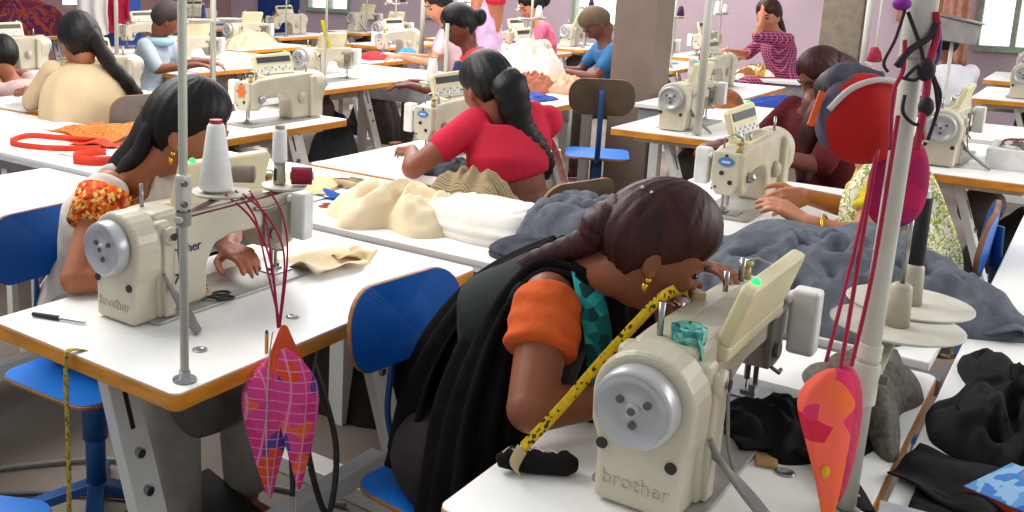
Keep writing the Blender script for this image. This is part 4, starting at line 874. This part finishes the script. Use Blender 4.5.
MB().tube([c_+Rb @ V(p) for p in spline([(-.05, .0, .03), (-.03, .02, .06), (.02, .02, .075)], 6)], [.01, .022, .024, .024, .025, .025, .022, .02, .018, .015, .012, .01, .01], 10, flat=.6).build('grey_lining', mat('grey felt', '#4d4a57', .85), t_, smooth=True)
MB().box(c_+Rb @ V((-.073, -.01, -.012)), (.010, .004, .055), Rb).build('orange_tag', mat('orange plastic tag', '#f2611e', .5), t_, bevel=.001)
t_ = thing('hanging_pouch', 'flat purple and magenta silk pouch hanging behind the big pole', 'pouch', (1.64, .225, 1.10))
c_ = D(898, 185, 1.53)-V((1.64, .225, 1.10)); Rb = Matrix((rt2, fw, up2)).transposed()
b = MB(); prof = [(-.068, .003), (-.064, .022), (-.05, .040), (-.028, .047), (.0, .050), (.03, .046), (.06, .036), (.075, .018), (.08, .008)]
b.loft([[c_+Rb @ V((math.cos(a)*r*(1+.05*math.sin(4*a))+.008*z/.06, math.sin(a)*r*.25, z)) for a in [2*PI*k/30 for k in range(30)]] for z, r in prof]).build('pouch_body', purple, t_, smooth=True, sub=1)
MB().box(c_+Rb @ V((.034, -.012, .068)), (.012, .003, .004), Rb).build('white_tab', st_w, t_)
t_ = thing('cord_bundle', 'tangle of dark and crimson cords knotted round the top of the big pole', 'cord', (1.59, .22, 1.3))
def dd(x, y, d=1.355): return D(x, y, d)-V((1.59, .22, 1.3))
for m_, r_, pts in ((dcord, .0022, [(905, 10), (895, 40), (884, 62), (888, 72)]), (dcord, .0026, [(908, 12), (920, 45), (925, 65), (935, 85), (938, 110)]), (dcord, .005, [(938, 22), (928, 38), (910, 50), (897, 66)]), (cord_m, .005, [(936, 12), (937, 35), (930, 60), (926, 95), (920, 130), (917, 150)]),
     (dcord, .0025, [(905, 78), (918, 66), (924, 72), (915, 80), (903, 78)]), (dcord, .0025, [(905, 95), (903, 112), (914, 124), (924, 122)]), (cord_m, .003, [(905, 40), (903, 70), (893, 95), (890, 150)]), (dcord, .0025, [(925, 60), (935, 80), (940, 100), (928, 140)]), (mat('blue cord', '#3a4a8c', .7), .002, [(940, 25), (940, 50), (934, 68)]), (cord_m, .0045, [(928, 100), (921, 125), (922, 140)])):
    MB().tube(spline([dd(*p) for p in pts], 8), r_, 8).build('cord', m_, t_, smooth=True)
MB().ell(dd(926, 70), (.012, .012, .016)).build('knot', dcord, t_, smooth=True); MB().ell(dd(926, 107), (.010, .010, .014)).build('knot', dcord, t_, smooth=True)
MB().ell(dd(902, 4), (.016, .012, .009)).build('bow', mat('violet felt', '#8a2399', .8), t_, smooth=True)
t_ = thing('crimson_cord', 'long crimson cord hanging beside the big pole down to the coral pouch', 'cord', (1.57, .2, .9))
MB().tube(spline([D(878, 150, 1.44)-V((1.57, .2, .9)), D(852, 260, 1.40)-V((1.57, .2, .9)), D(826, 362, 1.38)-V((1.57, .2, .9))], 8), .0028, 8).build('cord', cord_m, t_, smooth=True)
# ------------------------------------------------------------------ printed cloth, ribbons at the left
orp = cells('orange brown block print', ['#c4682a', '#d98a34', '#a8452a', '#d07a30', '#8c3a24', '#d99a48'], 55, kind='NOISE')
redrib = mat('red woven ribbon', '#d2381f', .8, noise_amt=.1)
sheet('printed_cloth', 'orange block-printed cloth piece propped before the grey chair back', 'cloth', (3.00, 3.78, T1+.005), [(-.28, .13), (.05, .12), (.10, -.24), (-.26, -.28)], orp, .06, 21, .003)
o = bpy.data.objects['printed_cloth']; o.rotation_euler = (0, 0, 0)
sheet('cloth_scrap', 'red border strip of cloth beside the printed piece', 'cloth', (2.77, 3.62, T1), [(-.10, .05), (.0, .05), (.04, -.20), (-.06, -.22)], redrib, .03, 22, .003)
sheet('paper_pattern', 'white paper square left of the loose black hair', 'paper', (2.66, 3.36, T1), [(-.16, .16), (.12, .10), (.12, -.16), (-.14, -.14)], whitecl, .006, 23)
t_ = thing('red_ribbon', 'long red ribbon looped on the centre table at the left', 'ribbon', (2.6, 3.5, T1))
ribbon('ribbon', [(.16, .08, .02), (.05, .20, .03), (-.02, .30, .035), (-.10, .30, .03), (-.16, .24, .025), (-.12, .10, .02), (-.05, -.05, .025), (.05, -.10, .02)], .026, (0, 0, 1), redrib, t_, thick=.003)
t_ = thing('ribbon_roll', 'rolled red brown belt ribbon behind the left shoulder', 'ribbon', (2.44, 3.16, T1))
ribbon('ribbon', [(.16, .14, .02), (.06, .17, .022), (-.02, .12, .022), (.0, .03, .022), (.06, -.02, .022)], .04, (0, 0, 1), redrib, t_, thick=.003)
MB().cyl((.06, -.05, .022), (.03, -.10, .022), .032, .030).build('roll', mat('brown red webbing', '#7a3a34', .8), t_, bevel=.004)
#PART4
# ------------------------------------------------------------------ people further back
def seat_person(label, head, rz, sk, top, legs, hair_m, k=1.0, look=None, z=0, lean=.1, sleeve=.6, tail=None, vox=.014, **kw):
    """seated so that the head comes to the given spot"""
    R = Rz(rz); off = R @ V((0, lean+.12, 0)); H = V(head)
    J = sit(H.x-off.x, H.y-off.y, rz, lean=lean, z=z, over=dict(head=H))
    d = H-(V((H.x-off.x, H.y-off.y, z))+R @ V((0, lean+.12, 1.17)))
    for q in ('neck', 'shR', 'shL'): J[q] = J[q]+d
    if look: J['hf'] = V(look)
    for q, v in kw.pop('over', {}).items(): J[q] = V(v)
    return person(label, J, sk, top, legs, hair_m, vox=vox, sleeve=sleeve, hk=k, **kw)
khaki = mat('khaki trousers', '#6c6455', .8)
red_t = mat('red t shirt', '#c3202a', .8, noise_amt=.05); pinkt = mat('pink cotton', '#d8607c', .8); bluet = mat('blue cotton', '#2a6a9a', .8)
palebl = mat('pale blue grey cotton', '#a9b7c2', .8, noise_amt=.06); lilac = mat('lilac cotton', '#c9a9cc', .8)
white_s = mat('white shirt', '#e2dee4', .8, noise_amt=.04, bump=.3, bscale=20)
check = cells('maroon checked cloth', ['#6a1a3c', '#7a2448', '#5c1633'], 30, lines='#b06a8c', lscale=14, band=.10)
P_, J_ = seat_person('woman in a red top bending left at the back, hair in a bun', D(459, 26, 6.3), .55, sk_d, red_t, khaki, hair_b, 1.12, look=(-.75, .55, -.4), lean=.16)
MB().ell(J_['frame']((0, -.13, .0)), (.055, .05, .06)).build('hair_bun', hair_b, P_, smooth=True, shift=J_['base'])
P_, J_ = seat_person('man with pale blue collar and short hair at the back left', D(167, 20, 7.4), PI+.35, sk_a, palebl, palebl, mat('greying hair', '#3c3230', .7), 1.1, look=(.75, -.45, -.45), sleeve=.9)
MB().tube([J_['neck']+V((.085*math.cos(a), .085*math.sin(a), -.02)) for a in [2*PI*k/20 for k in range(21)]], .032, 10).build('collar', mat('pale blue collar', '#a8d4e2', .8), P_, smooth=True, shift=J_['base'])
seat_person('pale-faced woman in profile behind the red top, top centre', D(438, 6, 8.4), .6, sk_c, mat('pale pink top', '#d9b5ba', .8), khaki, hair_b, 1.15, look=(-.8, .5, -.3))
P_, J_ = seat_person('woman in profile with pink collar and dark bun at the top, left of the pillar', D(531, 7, 9.2), .6, sk_c, pinkt, khaki, hair_b, 1.15, look=(-.8, .55, -.35))
MB().ell(J_['frame']((0, -.13, .02)), (.06, .06, .07)).build('hair_bun', hair_b, P_, smooth=True, shift=J_['base'])
seat_person('person in a blue top bowed just left of the brown pillar', D(596, 24, 7.6), .7, sk_d, bluet, khaki, mat('sandy brown hair', '#5a4a34', .7), 1.1, look=(-.4, .5, -.75), lean=.2)
P_, J_ = seat_person('woman in a maroon checked shirt raising a hand to her face', D(768, 16, 8.3), .75, sk_c, check, check, hair_a, 1.15, look=(-.9, .2, -.2), z=.12, sleeve=.95,
    over=dict(elL=D(757, 36, 8.2), wrL=D(761, 24, 8.15), hdL=(0, 0, 1)))
strand('ponytail', J_, [J_['frame']((0, -.09, .02)), J_['frame']((0, -.15, -.08)), D(783, 40, 8.4), D(788, 62, 8.4)], [.05, .05, .05, .03], hair_a)
P_, J_ = seat_person('person in a white shirt facing away, right of the big pole', D(942, 44, 6.9), -.9, sk_d, white_s, khaki, hair_b, 1.1, look=(.8, .5, -.3), sleeve=.9)
seat_person('woman with dark hair and a pale pink shawl cut by the left edge', D(3, 58, 6.4), .2, sk_b, mat('pale pink shawl', '#dcbcb4', .85), khaki, hair_b, 1.15, look=(.5, .8, -.4))
# standing figure in a lilac dress, only the dress below the shoulders is in view
c_ = D(486, 30, 8.7)
P_ = thing('person', 'standing person in a lilac dress with a red scarf, head out of the picture', 'person', (c_.x, c_.y, 0)); sb = V((c_.x, c_.y, 0))
b = MB(); b.cap((0, 0, 1.02), (0, 0, 1.3), .13, .15); b.cap((-.14, 0, 1.33), (-.2, .05, 1.06), .05, .04); b.cap((.14, 0, 1.33), (.2, .05, 1.06), .05, .04); b.cap((-.2, .05, 1.06), (-.05, .2, 1.0), .04, .03); b.cap((.2, .05, 1.06), (.08, .2, 1.0), .04, .03)
b.cap((0, 0, 1.3), (0, 0, 1.45), .06, .055); b.ell((0, .02, 1.57), (.08, .095, .12)); b.cap((-.07, 0, 1.0), (-.08, 0, .08), .08, .04); b.cap((.07, 0, 1.0), (.08, 0, .08), .08, .04)
b.cap((-.08, -.02, .04), (-.08, .12, .03), .035, .03); b.cap((.08, -.02, .04), (.08, .12, .03), .035, .03)
b.build('body', sk_b, P_, voxel=.014, sm=4)
MB().ell((0, -.01, 1.59), (.095, .11, .12)).build('hair', hair_b, P_, smooth=True)
cone_cloth('dress', P_, V((0, 0, 0)), [((0, 0, 1.42), .08, .07), ((0, 0, 1.38), .18, .10), ((0, 0, 1.15), .17, .13), ((0, 0, .98), .17, .13), ((0, 0, .6), .24, .2), ((0, 0, .25), .3, .26)], lilac, amp=.02)
MB().ell((.0, -.06, 1.33), (.14, .10, .09)).build('scarf', mat('red scarf', '#c21f36', .8), P_, smooth=True)
# ------------------------------------------------------------------ further stands, cones, heaps
def far_stand(label, x, y, h=1.75, cols=(cone_m, None), dx=.12, pole_r=.011, mt=pole_m, zc=1.18, clabel=None, rr=1.0):
    t = thing('thread_stand', label, 'thread stand', (x, y, T1))
    MB().lathe([(0, 0), (.025, 0), (.025, .005), (.01, .01), (0, .01)], (0, 0, 0), 'z', 16).build('foot', steel, t, smooth=True)
    MB().cyl((0, 0, .005), (0, 0, h-T1), pole_r, n=12).build('pole', mt, t, smooth=True)
    MB().cyl((-dx-.08, 0, zc-T1), (dx+.08, 0, zc-T1), .008, n=10).build('arm', pole_m, t, smooth=True)
    MB().cyl((-dx-.08, 0, 1.68-T1), (dx+.08, 0, 1.68-T1), .006, n=10).build('thread_bar', pole_m, t, smooth=True)
    for i, s in enumerate((-1, 1)):
        MB().lathe([(0, 0), (.062, 0), (.065, .006), (0, .006)], (s*dx, 0, zc-T1+.008), 'z', 24).build('spool_disc', mat('ivory disc', '#cfcabb', .45), t, smooth=True)
        if cols[i] is not None:
            hh = .12 if i == 0 else .09
            cone(clabel[i], (x+s*dx, y, zc+.0145), .034*rr, .02*rr, hh, cols[i])
    return t
dk = mat('dark purple thread', '#33214a', .7); nav = mat('navy thread', '#2a3a6a', .7); pnk = mat('pink thread', '#d42a78', .7); crm = mat('crimson thread', '#a01c3a', .7)
far_stand('thread stand with white and navy cones left of the badge machine, mid left', 4.25, 2.68, 1.3, (cone_m, nav), .12, .010, zc=1.0, clabel=('white thread cone on the stand in front of the far red cloth', 'navy thread cone beside a white one, mid left'))
far_stand('pole stand with slim black cone left of the hanging control display', 3.25, 3.32, 1.75, (None, None), .10, .009, zc=1.3)
far_stand('pale pole stand rising left of the woman in a red top', 7.40, 4.93, 1.8, (None, None), .14, .022, zc=1.5)
far_stand('pale pole stand in front of the machine right of the brown pillar', 5.14, 1.68, 1.8, (None, None), .12, .021, zc=1.55)
far_stand('rusty pole stand right of the brown pillar, second pole', 5.0, 1.38, 1.8, (None, None), .10, .014, mat('rusty cream pole', '#b39a86', .5), zc=1.5) if 0 else None
far_stand('thread stand with pink cone behind the pillar machines', 7.1, 2.30, 1.7, (pnk, None), .10, .009, zc=.98, clabel=('bright pink thread cone beside a badge machine', None), rr=.8)
far_stand('stand with twin crimson cones before the olive pillar', 8.9, 1.55, 1.7, (crm, crm), .045, .008, zc=.92, clabel=('crimson thread cone before the olive pillar, left of two', 'crimson thread cone before the olive pillar, right of two'), rr=1.5)
far_stand('thread stand above the machine behind the woman in a red top', 7.2, 3.75, 1.7, (None, cone_m), .12, .010, zc=1.2, clabel=(None, 'white thread cone behind the red blouse hair'))
far_stand('thread stand at the far left behind the beige shawl', 4.0, 4.95, 1.8, (None, None), .12, .013, zc=1.5)
far_stand('thread stand beside the man with the pale blue collar', 5.45, 5.58, 1.5, (nav, None), .10, .010, zc=1.13, clabel=('slim navy thread cone beside the man in pale blue', None), rr=.6)
far_stand('thread stand over the orange flower machine', 4.15, 4.26, 1.75, (None, None), .12, .010, zc=1.5)
for i, (x, y, l) in enumerate(far_slots):
    far_stand('distant thread stand, '+l, x+.25, y+.12, 1.75, (cone_m, (crm, cone_m, dk, tan)[i % 4]), .13, .010, zc=1.2, clabel=('distant white cone, '+l, 'distant second cone, '+l))
# a slim black cone on a tall pin behind the display of the flower machine
# heaps and garments in the back
sal = mat('salmon cloth', '#e8a184', .85, bump=.3, bscale=15); blu = mat('deep blue cloth', '#1c3f96', .85, bump=.3, bscale=15); teal2 = mat('pale teal cloth', '#8fb5a4', .85)
pile('cloth_heap', 'deep blue cloth on the table left of the pillar', 'cloth', (5.62, 3.02, T1), .40, .15, -.1, .05, 51, blu, rough=.6)
pile('cloth_heap', 'salmon cloth heap on the table left of the pillar', 'cloth', (6.42, 3.05, T1+.003), .22, .18, .1, .11, 52, sal, rough=.5)
pile('cloth_heap', 'white cotton bundle piled left of the brown pillar', 'cloth', (6.62, 3.45, T1), .24, .26, .2, .32, 53, mat('white cotton', '#e6ddd2', .85, bump=.4, bscale=14), rough=.4, freq=1.5)
pile('cloth_heap', 'floral red and white cloth hanging below the white bundle', 'cloth', (6.35, 3.62, T1), .12, .22, .2, .17, 54, cells('floral cloth', ['#e3cfc8', '#d9b4a4', '#cf3f5e', '#e8dcd4', '#b88a70'], 14), rough=.5, freq=2)
pile('cloth_heap', 'rust brown cloth heap at the foot of the white bundle', 'cloth', (6.28, 3.22, T1), .11, .16, .0, .13, 55, mat('rust brown cloth', '#a8664a', .85), rough=.6)
pile('cloth_heap', 'pale teal cloth on the far table left of the pillar', 'cloth', (7.6, 4.05, T1), .28, .16, .3, .10, 56, teal2, rough=.5) if 0 else None
pile('cloth_heap', 'red pink cloth on a far table left of the pillar', 'cloth', (9.1, 4.85, T1), .35, .18, .1, .08, 57, mat('red pink cloth', '#cf4a5a', .85), rough=.6)
pile('cloth_heap', 'purple and red cloth heap against the left wall', 'cloth', (6.4, 9.65, T1), .75, .32, .2, .42, 58, cells('plum and rust cloth', ['#5a1f3c', '#6b2233', '#8a3a2a', '#4a1a44', '#7a2c30'], 6, kind='NOISE'), rough=.5, freq=1)
pile('cloth_heap', 'cream cloth rolls heaped on the table, back left', 'cloth', (7.45, 7.1, T1), .40, .20, .3, .16, 59, mat('cream cloth', '#dcc9a2', .85, bump=.3, bscale=12), rough=.6, freq=1.5)
pile('cloth_heap', 'dark trousers heap with red on the table behind the plait', 'cloth', (6.55, 7.45, T1), .28, .14, .0, .10, 60, mat('dark plum cloth', '#4d2a2e', .85), rough=.6)
pile('cloth_heap', 'red cloth under the far white thread cone', 'cloth', (4.95, 2.95, T1), .1, .1, 0, .05, 61, red_t) if 0 else None
pile('cloth_heap', 'red cloth on the far table left of the bending woman', 'cloth', (7.35, 5.42, T1), .14, .12, 0, .07, 62, red_t, rough=.5)
pile('cloth_heap', 'bright blue cloth beside the far badge machine', 'cloth', (7.75, 5.33, T1), .10, .10, 0, .09, 63, mat('bright azure cloth', '#1e8ad0', .8), rough=.4)
pile('cloth_heap', 'royal blue cloth on the centre table right of the pillar', 'cloth', (6.80, 1.62, T1), .14, .30, 0, .07, 64, blu, rough=.5)
pile('cloth_heap', 'black and white bundle on the centre table right of the pillar', 'cloth', (6.68, 1.28, T1), .16, .14, .4, .13, 65, cells('black and white cloth', ['#1a1a1c', '#2a2a2c', '#c9c6c2', '#222224', '#3a3a3c'], 8, kind='NOISE'), rough=.6)
pile('cloth_heap', 'brown orange bundle on the centre table right of the pillar', 'cloth', (6.55, 1.98, T1), .16, .12, .2, .10, 66, mat('brown orange cloth', '#9c5a30', .85, noise_amt=.3, scale=9), rough=.6)
pile('cloth_heap', 'flat black scrap on the centre table behind the badge machine', 'cloth', (5.95, 1.36, T1), .15, .05, .4, .05, 67, blackcl, rough=.6) if 0 else None
pile('cloth_heap', 'cream and gold bundle of parts behind the second right pole', 'cloth', (8.95, 2.45, T1), .25, .18, .2, .09, 68, cells('cream gold cloth', ['#d9c89a', '#b58a3a', '#8a5a2a', '#e8dcc0'], 12), rough=.5)
pile('cloth_heap', 'orange brown cloth at the right edge table', 'cloth', (8.95, .35, T1), .16, .14, .2, .16, 69, mat('orange brown cloth', '#c8643a', .85), rough=.5)
pile('garment_piece', 'dark cloth lap under the sleeves of the red blouse', 'cloth', (3.42, 2.14, T1), .16, .10, .2, .05, 70, denim_d, rough=.6)
pile('cloth_heap', 'white open box contents on the right back table', 'cloth', (5.40, .30, T1+.091), .14, .08, 0, .03, 71, cells('mixed scraps', ['#d9d3cc', '#8a2a3a', '#5a5a62', '#c9b49a'], 20), rough=.6)
t_ = thing('parts_box', 'white box of scraps on the orange-edged table at the right', 'box', (5.40, .30, T1)); MB().bb((-.18, -.11, 0), (.18, .11, .09)).build('box', mat('white card', '#e6e4e2', .6), t_, bevel=.003)
# garments hung over a rail near the left wall, a barrel of cloth, a door and a board
t_ = thing('blue_barrel', 'blue barrel at the top left behind the red cloth', 'barrel', (7.6, 9.4, 0)); MB().lathe([(0, 0), (.27, 0), (.29, .1), (.29, .4), (.31, .42), (.31, .46), (.29, .48), (.29, .9), (.31, .92), (.31, .96), (.29, .98), (.27, 1.3), (0, 1.3)], (0, 0, 0), 'z', 32).build('drum', mat('blue plastic drum', '#2451a8', .45), t_, smooth=True)
MB().lathe([(0, 1.3), (.285, 1.3), (.285, 1.34), (0, 1.34)], (0, 0, 0), 'z', 32).build('lid', mat('blue plastic lid', '#1f4690', .45), t_)
for nm, lab, x, y, m_, w_ in (('hanging_cloth', 'crimson cloth hanging in front of the blue barrel', 7.20, 8.98, mat('crimson cloth', '#c21a44', .85), .14), ('hanging_cloth', 'white cloth slung diagonally beside the blue barrel', 6.75, 8.75, whitecl, .12)):
    p = V((x, y, 0)); o = strip_sheet(nm, [[(x-w_, y+w_, 1.32), (x-w_*.9, y+w_, 1.05), (x-w_*1.2, y+w_, .8)], [(x, y, 1.34), (x, y, 1.05), (x+.02, y, .78)], [(x+w_, y-w_, 1.32), (x+w_*.8, y-w_, 1.05), (x+w_, y-w_, .8)]], m_, None, V((0, 0, 0)), nu=24, nv=20, thick=.01, amp=.03, waves=5); tag(o, lab, 'cloth')
b = MB(); b.bb((12.38, 10.75, 0), (12.47, 11.6, 2.1)); dr = struct('door_1', b, mat('deep blue painted door', '#1f3f8c', .6), bevel=.005); MB().tube([(12.38, 10.85, 1.0), (12.33, 10.85, 1.0), (12.33, 10.85, 1.14), (12.38, 10.85, 1.14)], .01).build('door_handle', steel, dr)
b = MB(); b.bb((12.40, 1.5, 1.15), (12.46, 2.0, 1.45)); tag(b.build('notice_board', mat('salmon brown board', '#c08560', .8), None, bevel=.004), 'salmon brown board on the far wall right of the olive pillar', 'board')
q_ = D(955, 24, 6.6); t_ = thing('lamp_hood', 'grey slanted lamp hood on a post right of the big pole', 'lamp hood', (q_.x, q_.y, 0)); MB().cyl((0, 0, 0), (0, 0, 1.2), .012).build('post', pole_m, t_, smooth=True)
MB().prism([(.08, -.13, 1.17), (.08, -.15, 1.30), (.08, .13, 1.36), (.08, .12, 1.20)], (-.16, 0, 0)).build('hood', mat('grey hood', '#9a9392', .5), t_, bevel=.006); MB().prism([(.09, -.17, 1.302), (.09, -.17, 1.312), (.09, .15, 1.378), (.09, .15, 1.368)], (-.18, 0, 0)).build('rim', steel, t_)
far_stand('thread stand with the yellow ribbon at the machine facing left mid room', 5.42, 4.42, 1.75, (None, None), .10, .009, zc=1.5)
o = strip_sheet('curtain', [[(12.2, 1.55, 2.4), (12.2, 1.55, 1.5), (12.2, 1.55, .7)], [(12.15, 1.42, 2.4), (12.15, 1.42, 1.5), (12.15, 1.42, .7)], [(12.2, 1.28, 2.4), (12.2, 1.28, 1.5), (12.2, 1.28, .7)]], mat('sheer coral curtain', '#e2a48a', .85), None, V((0, 0, 0)), nu=24, nv=10, thick=.006, amp=.03, waves=8); tag(o, 'coral curtain beside the bright window on the right', 'curtain')
t_ = thing('yellow_ribbon', 'yellow ribbon dangling before the far machine, upper left', 'ribbon', (5.40, 4.44, 0))
ribbon('ribbon', [(.005, 0, 1.20), (.015, -.02, 1.11), (.04, -.03, 1.005)], .035, (.6, -.7, 0), mat('yellow ribbon', '#e3d21e', .7), t_)
t_ = thing('floor_cables', 'black and grey cables looping on the floor under the near table', 'cables', (1.5, 1.6, .012))
for m_, pts in ((blackcab, [(-.1, .9, 0), (.2, .55, 0), (.3, .2, .0), (.1, -.05, 0), (.25, -.2, 0)]), (cable_m, [(.0, 1.0, .0), (.35, .7, .0), (.2, .4, .0), (.5, .3, .0), (.6, .0, 0)]), (blackcab, [(.25, -.1, .0), (.3, -.05, .25), (.28, -.02, .6), (.26, .0, .69)]), (blackcab, [(.30, -.12, .62), (.22, -.16, .42), (.26, -.2, .2), (.34, -.16, .35), (.3, -.1, .6)])):
    MB().tube(spline(pts, 8), .008, 8).build('cable', m_, t_, smooth=True)

# added dark heaps deepening the shade under the tables, and floor cartons
filler = mat('dark brown sack cloth', '#2b221e', .9, noise_amt=.3, scale=8, bump=.4, bscale=14); filler2 = mat('dark slate sack cloth', '#23262b', .9, noise_amt=.3, scale=8, bump=.4, bscale=14)
carton = mat('brown carton', '#6b5240', .8, noise_amt=.12)
for i, (x, y, rx, ry, h, l) in enumerate([(2.75, 1.15, .22, .45, .55, 'below the grey chambray stack'), (2.75, 2.2, .22, .45, .5, 'below the brown cloth strips'), (2.75, 3.4, .22, .5, .5, 'below the red ribbon'), (3.75, 2.35, .40, .22, .45, 'under the table of the red blouse'),
        (3.75, 3.6, .4, .2, .5, 'under the flower sticker machine'), (5.7, 1.8, .38, .2, .5, 'under the table right of the pillar'), (5.7, 4.55, .40, .22, .5, 'under the left-facing machine'), (5.6, 3.05, .4, .2, .5, 'under the blue and salmon cloth'), (5.6, .25, .4, .2, .5, 'under the table right of the purple pouch'),
        (5.7, 5.9, .4, .2, .5, 'under the table of the pale blue collar'), (7.5, 2.3, .4, .2, .5, 'under the second right machine'), (7.5, 5.5, .4, .2, .5, 'under the red cloth table')]):
    pile('shade_filler', 'added dark shade sack on the floor '+l, 'filler', (x, y, .001), rx, ry, .1*i, h, 80+i, filler if i % 2 else filler2, rough=.3, pw=2.6, freq=1.2, edge=.2, n=48, mm=14)
for i, (x, y, l) in enumerate([(4.5, 2.75, 'in the aisle left of the worn blue-seated chair'), (2.1, 1.02, 'at the foot of the chair of the orange sleeves'), (4.6, 3.5, 'in the aisle behind the red blouse')]):
    t_ = thing('carton', 'brown carton on the floor '+l, 'box', (x, y, 0), .2*i); MB().bb((-.2, -.15, 0), (.2, .15, .26)).build('box', carton, t_, bevel=.004); MB().bb((-.2, -.15, .2602), (-.01, .15, .265)).build('flap', carton, t_); MB().bb((.01, -.15, .2602), (.2, .15, .265)).build('flap', carton, t_)
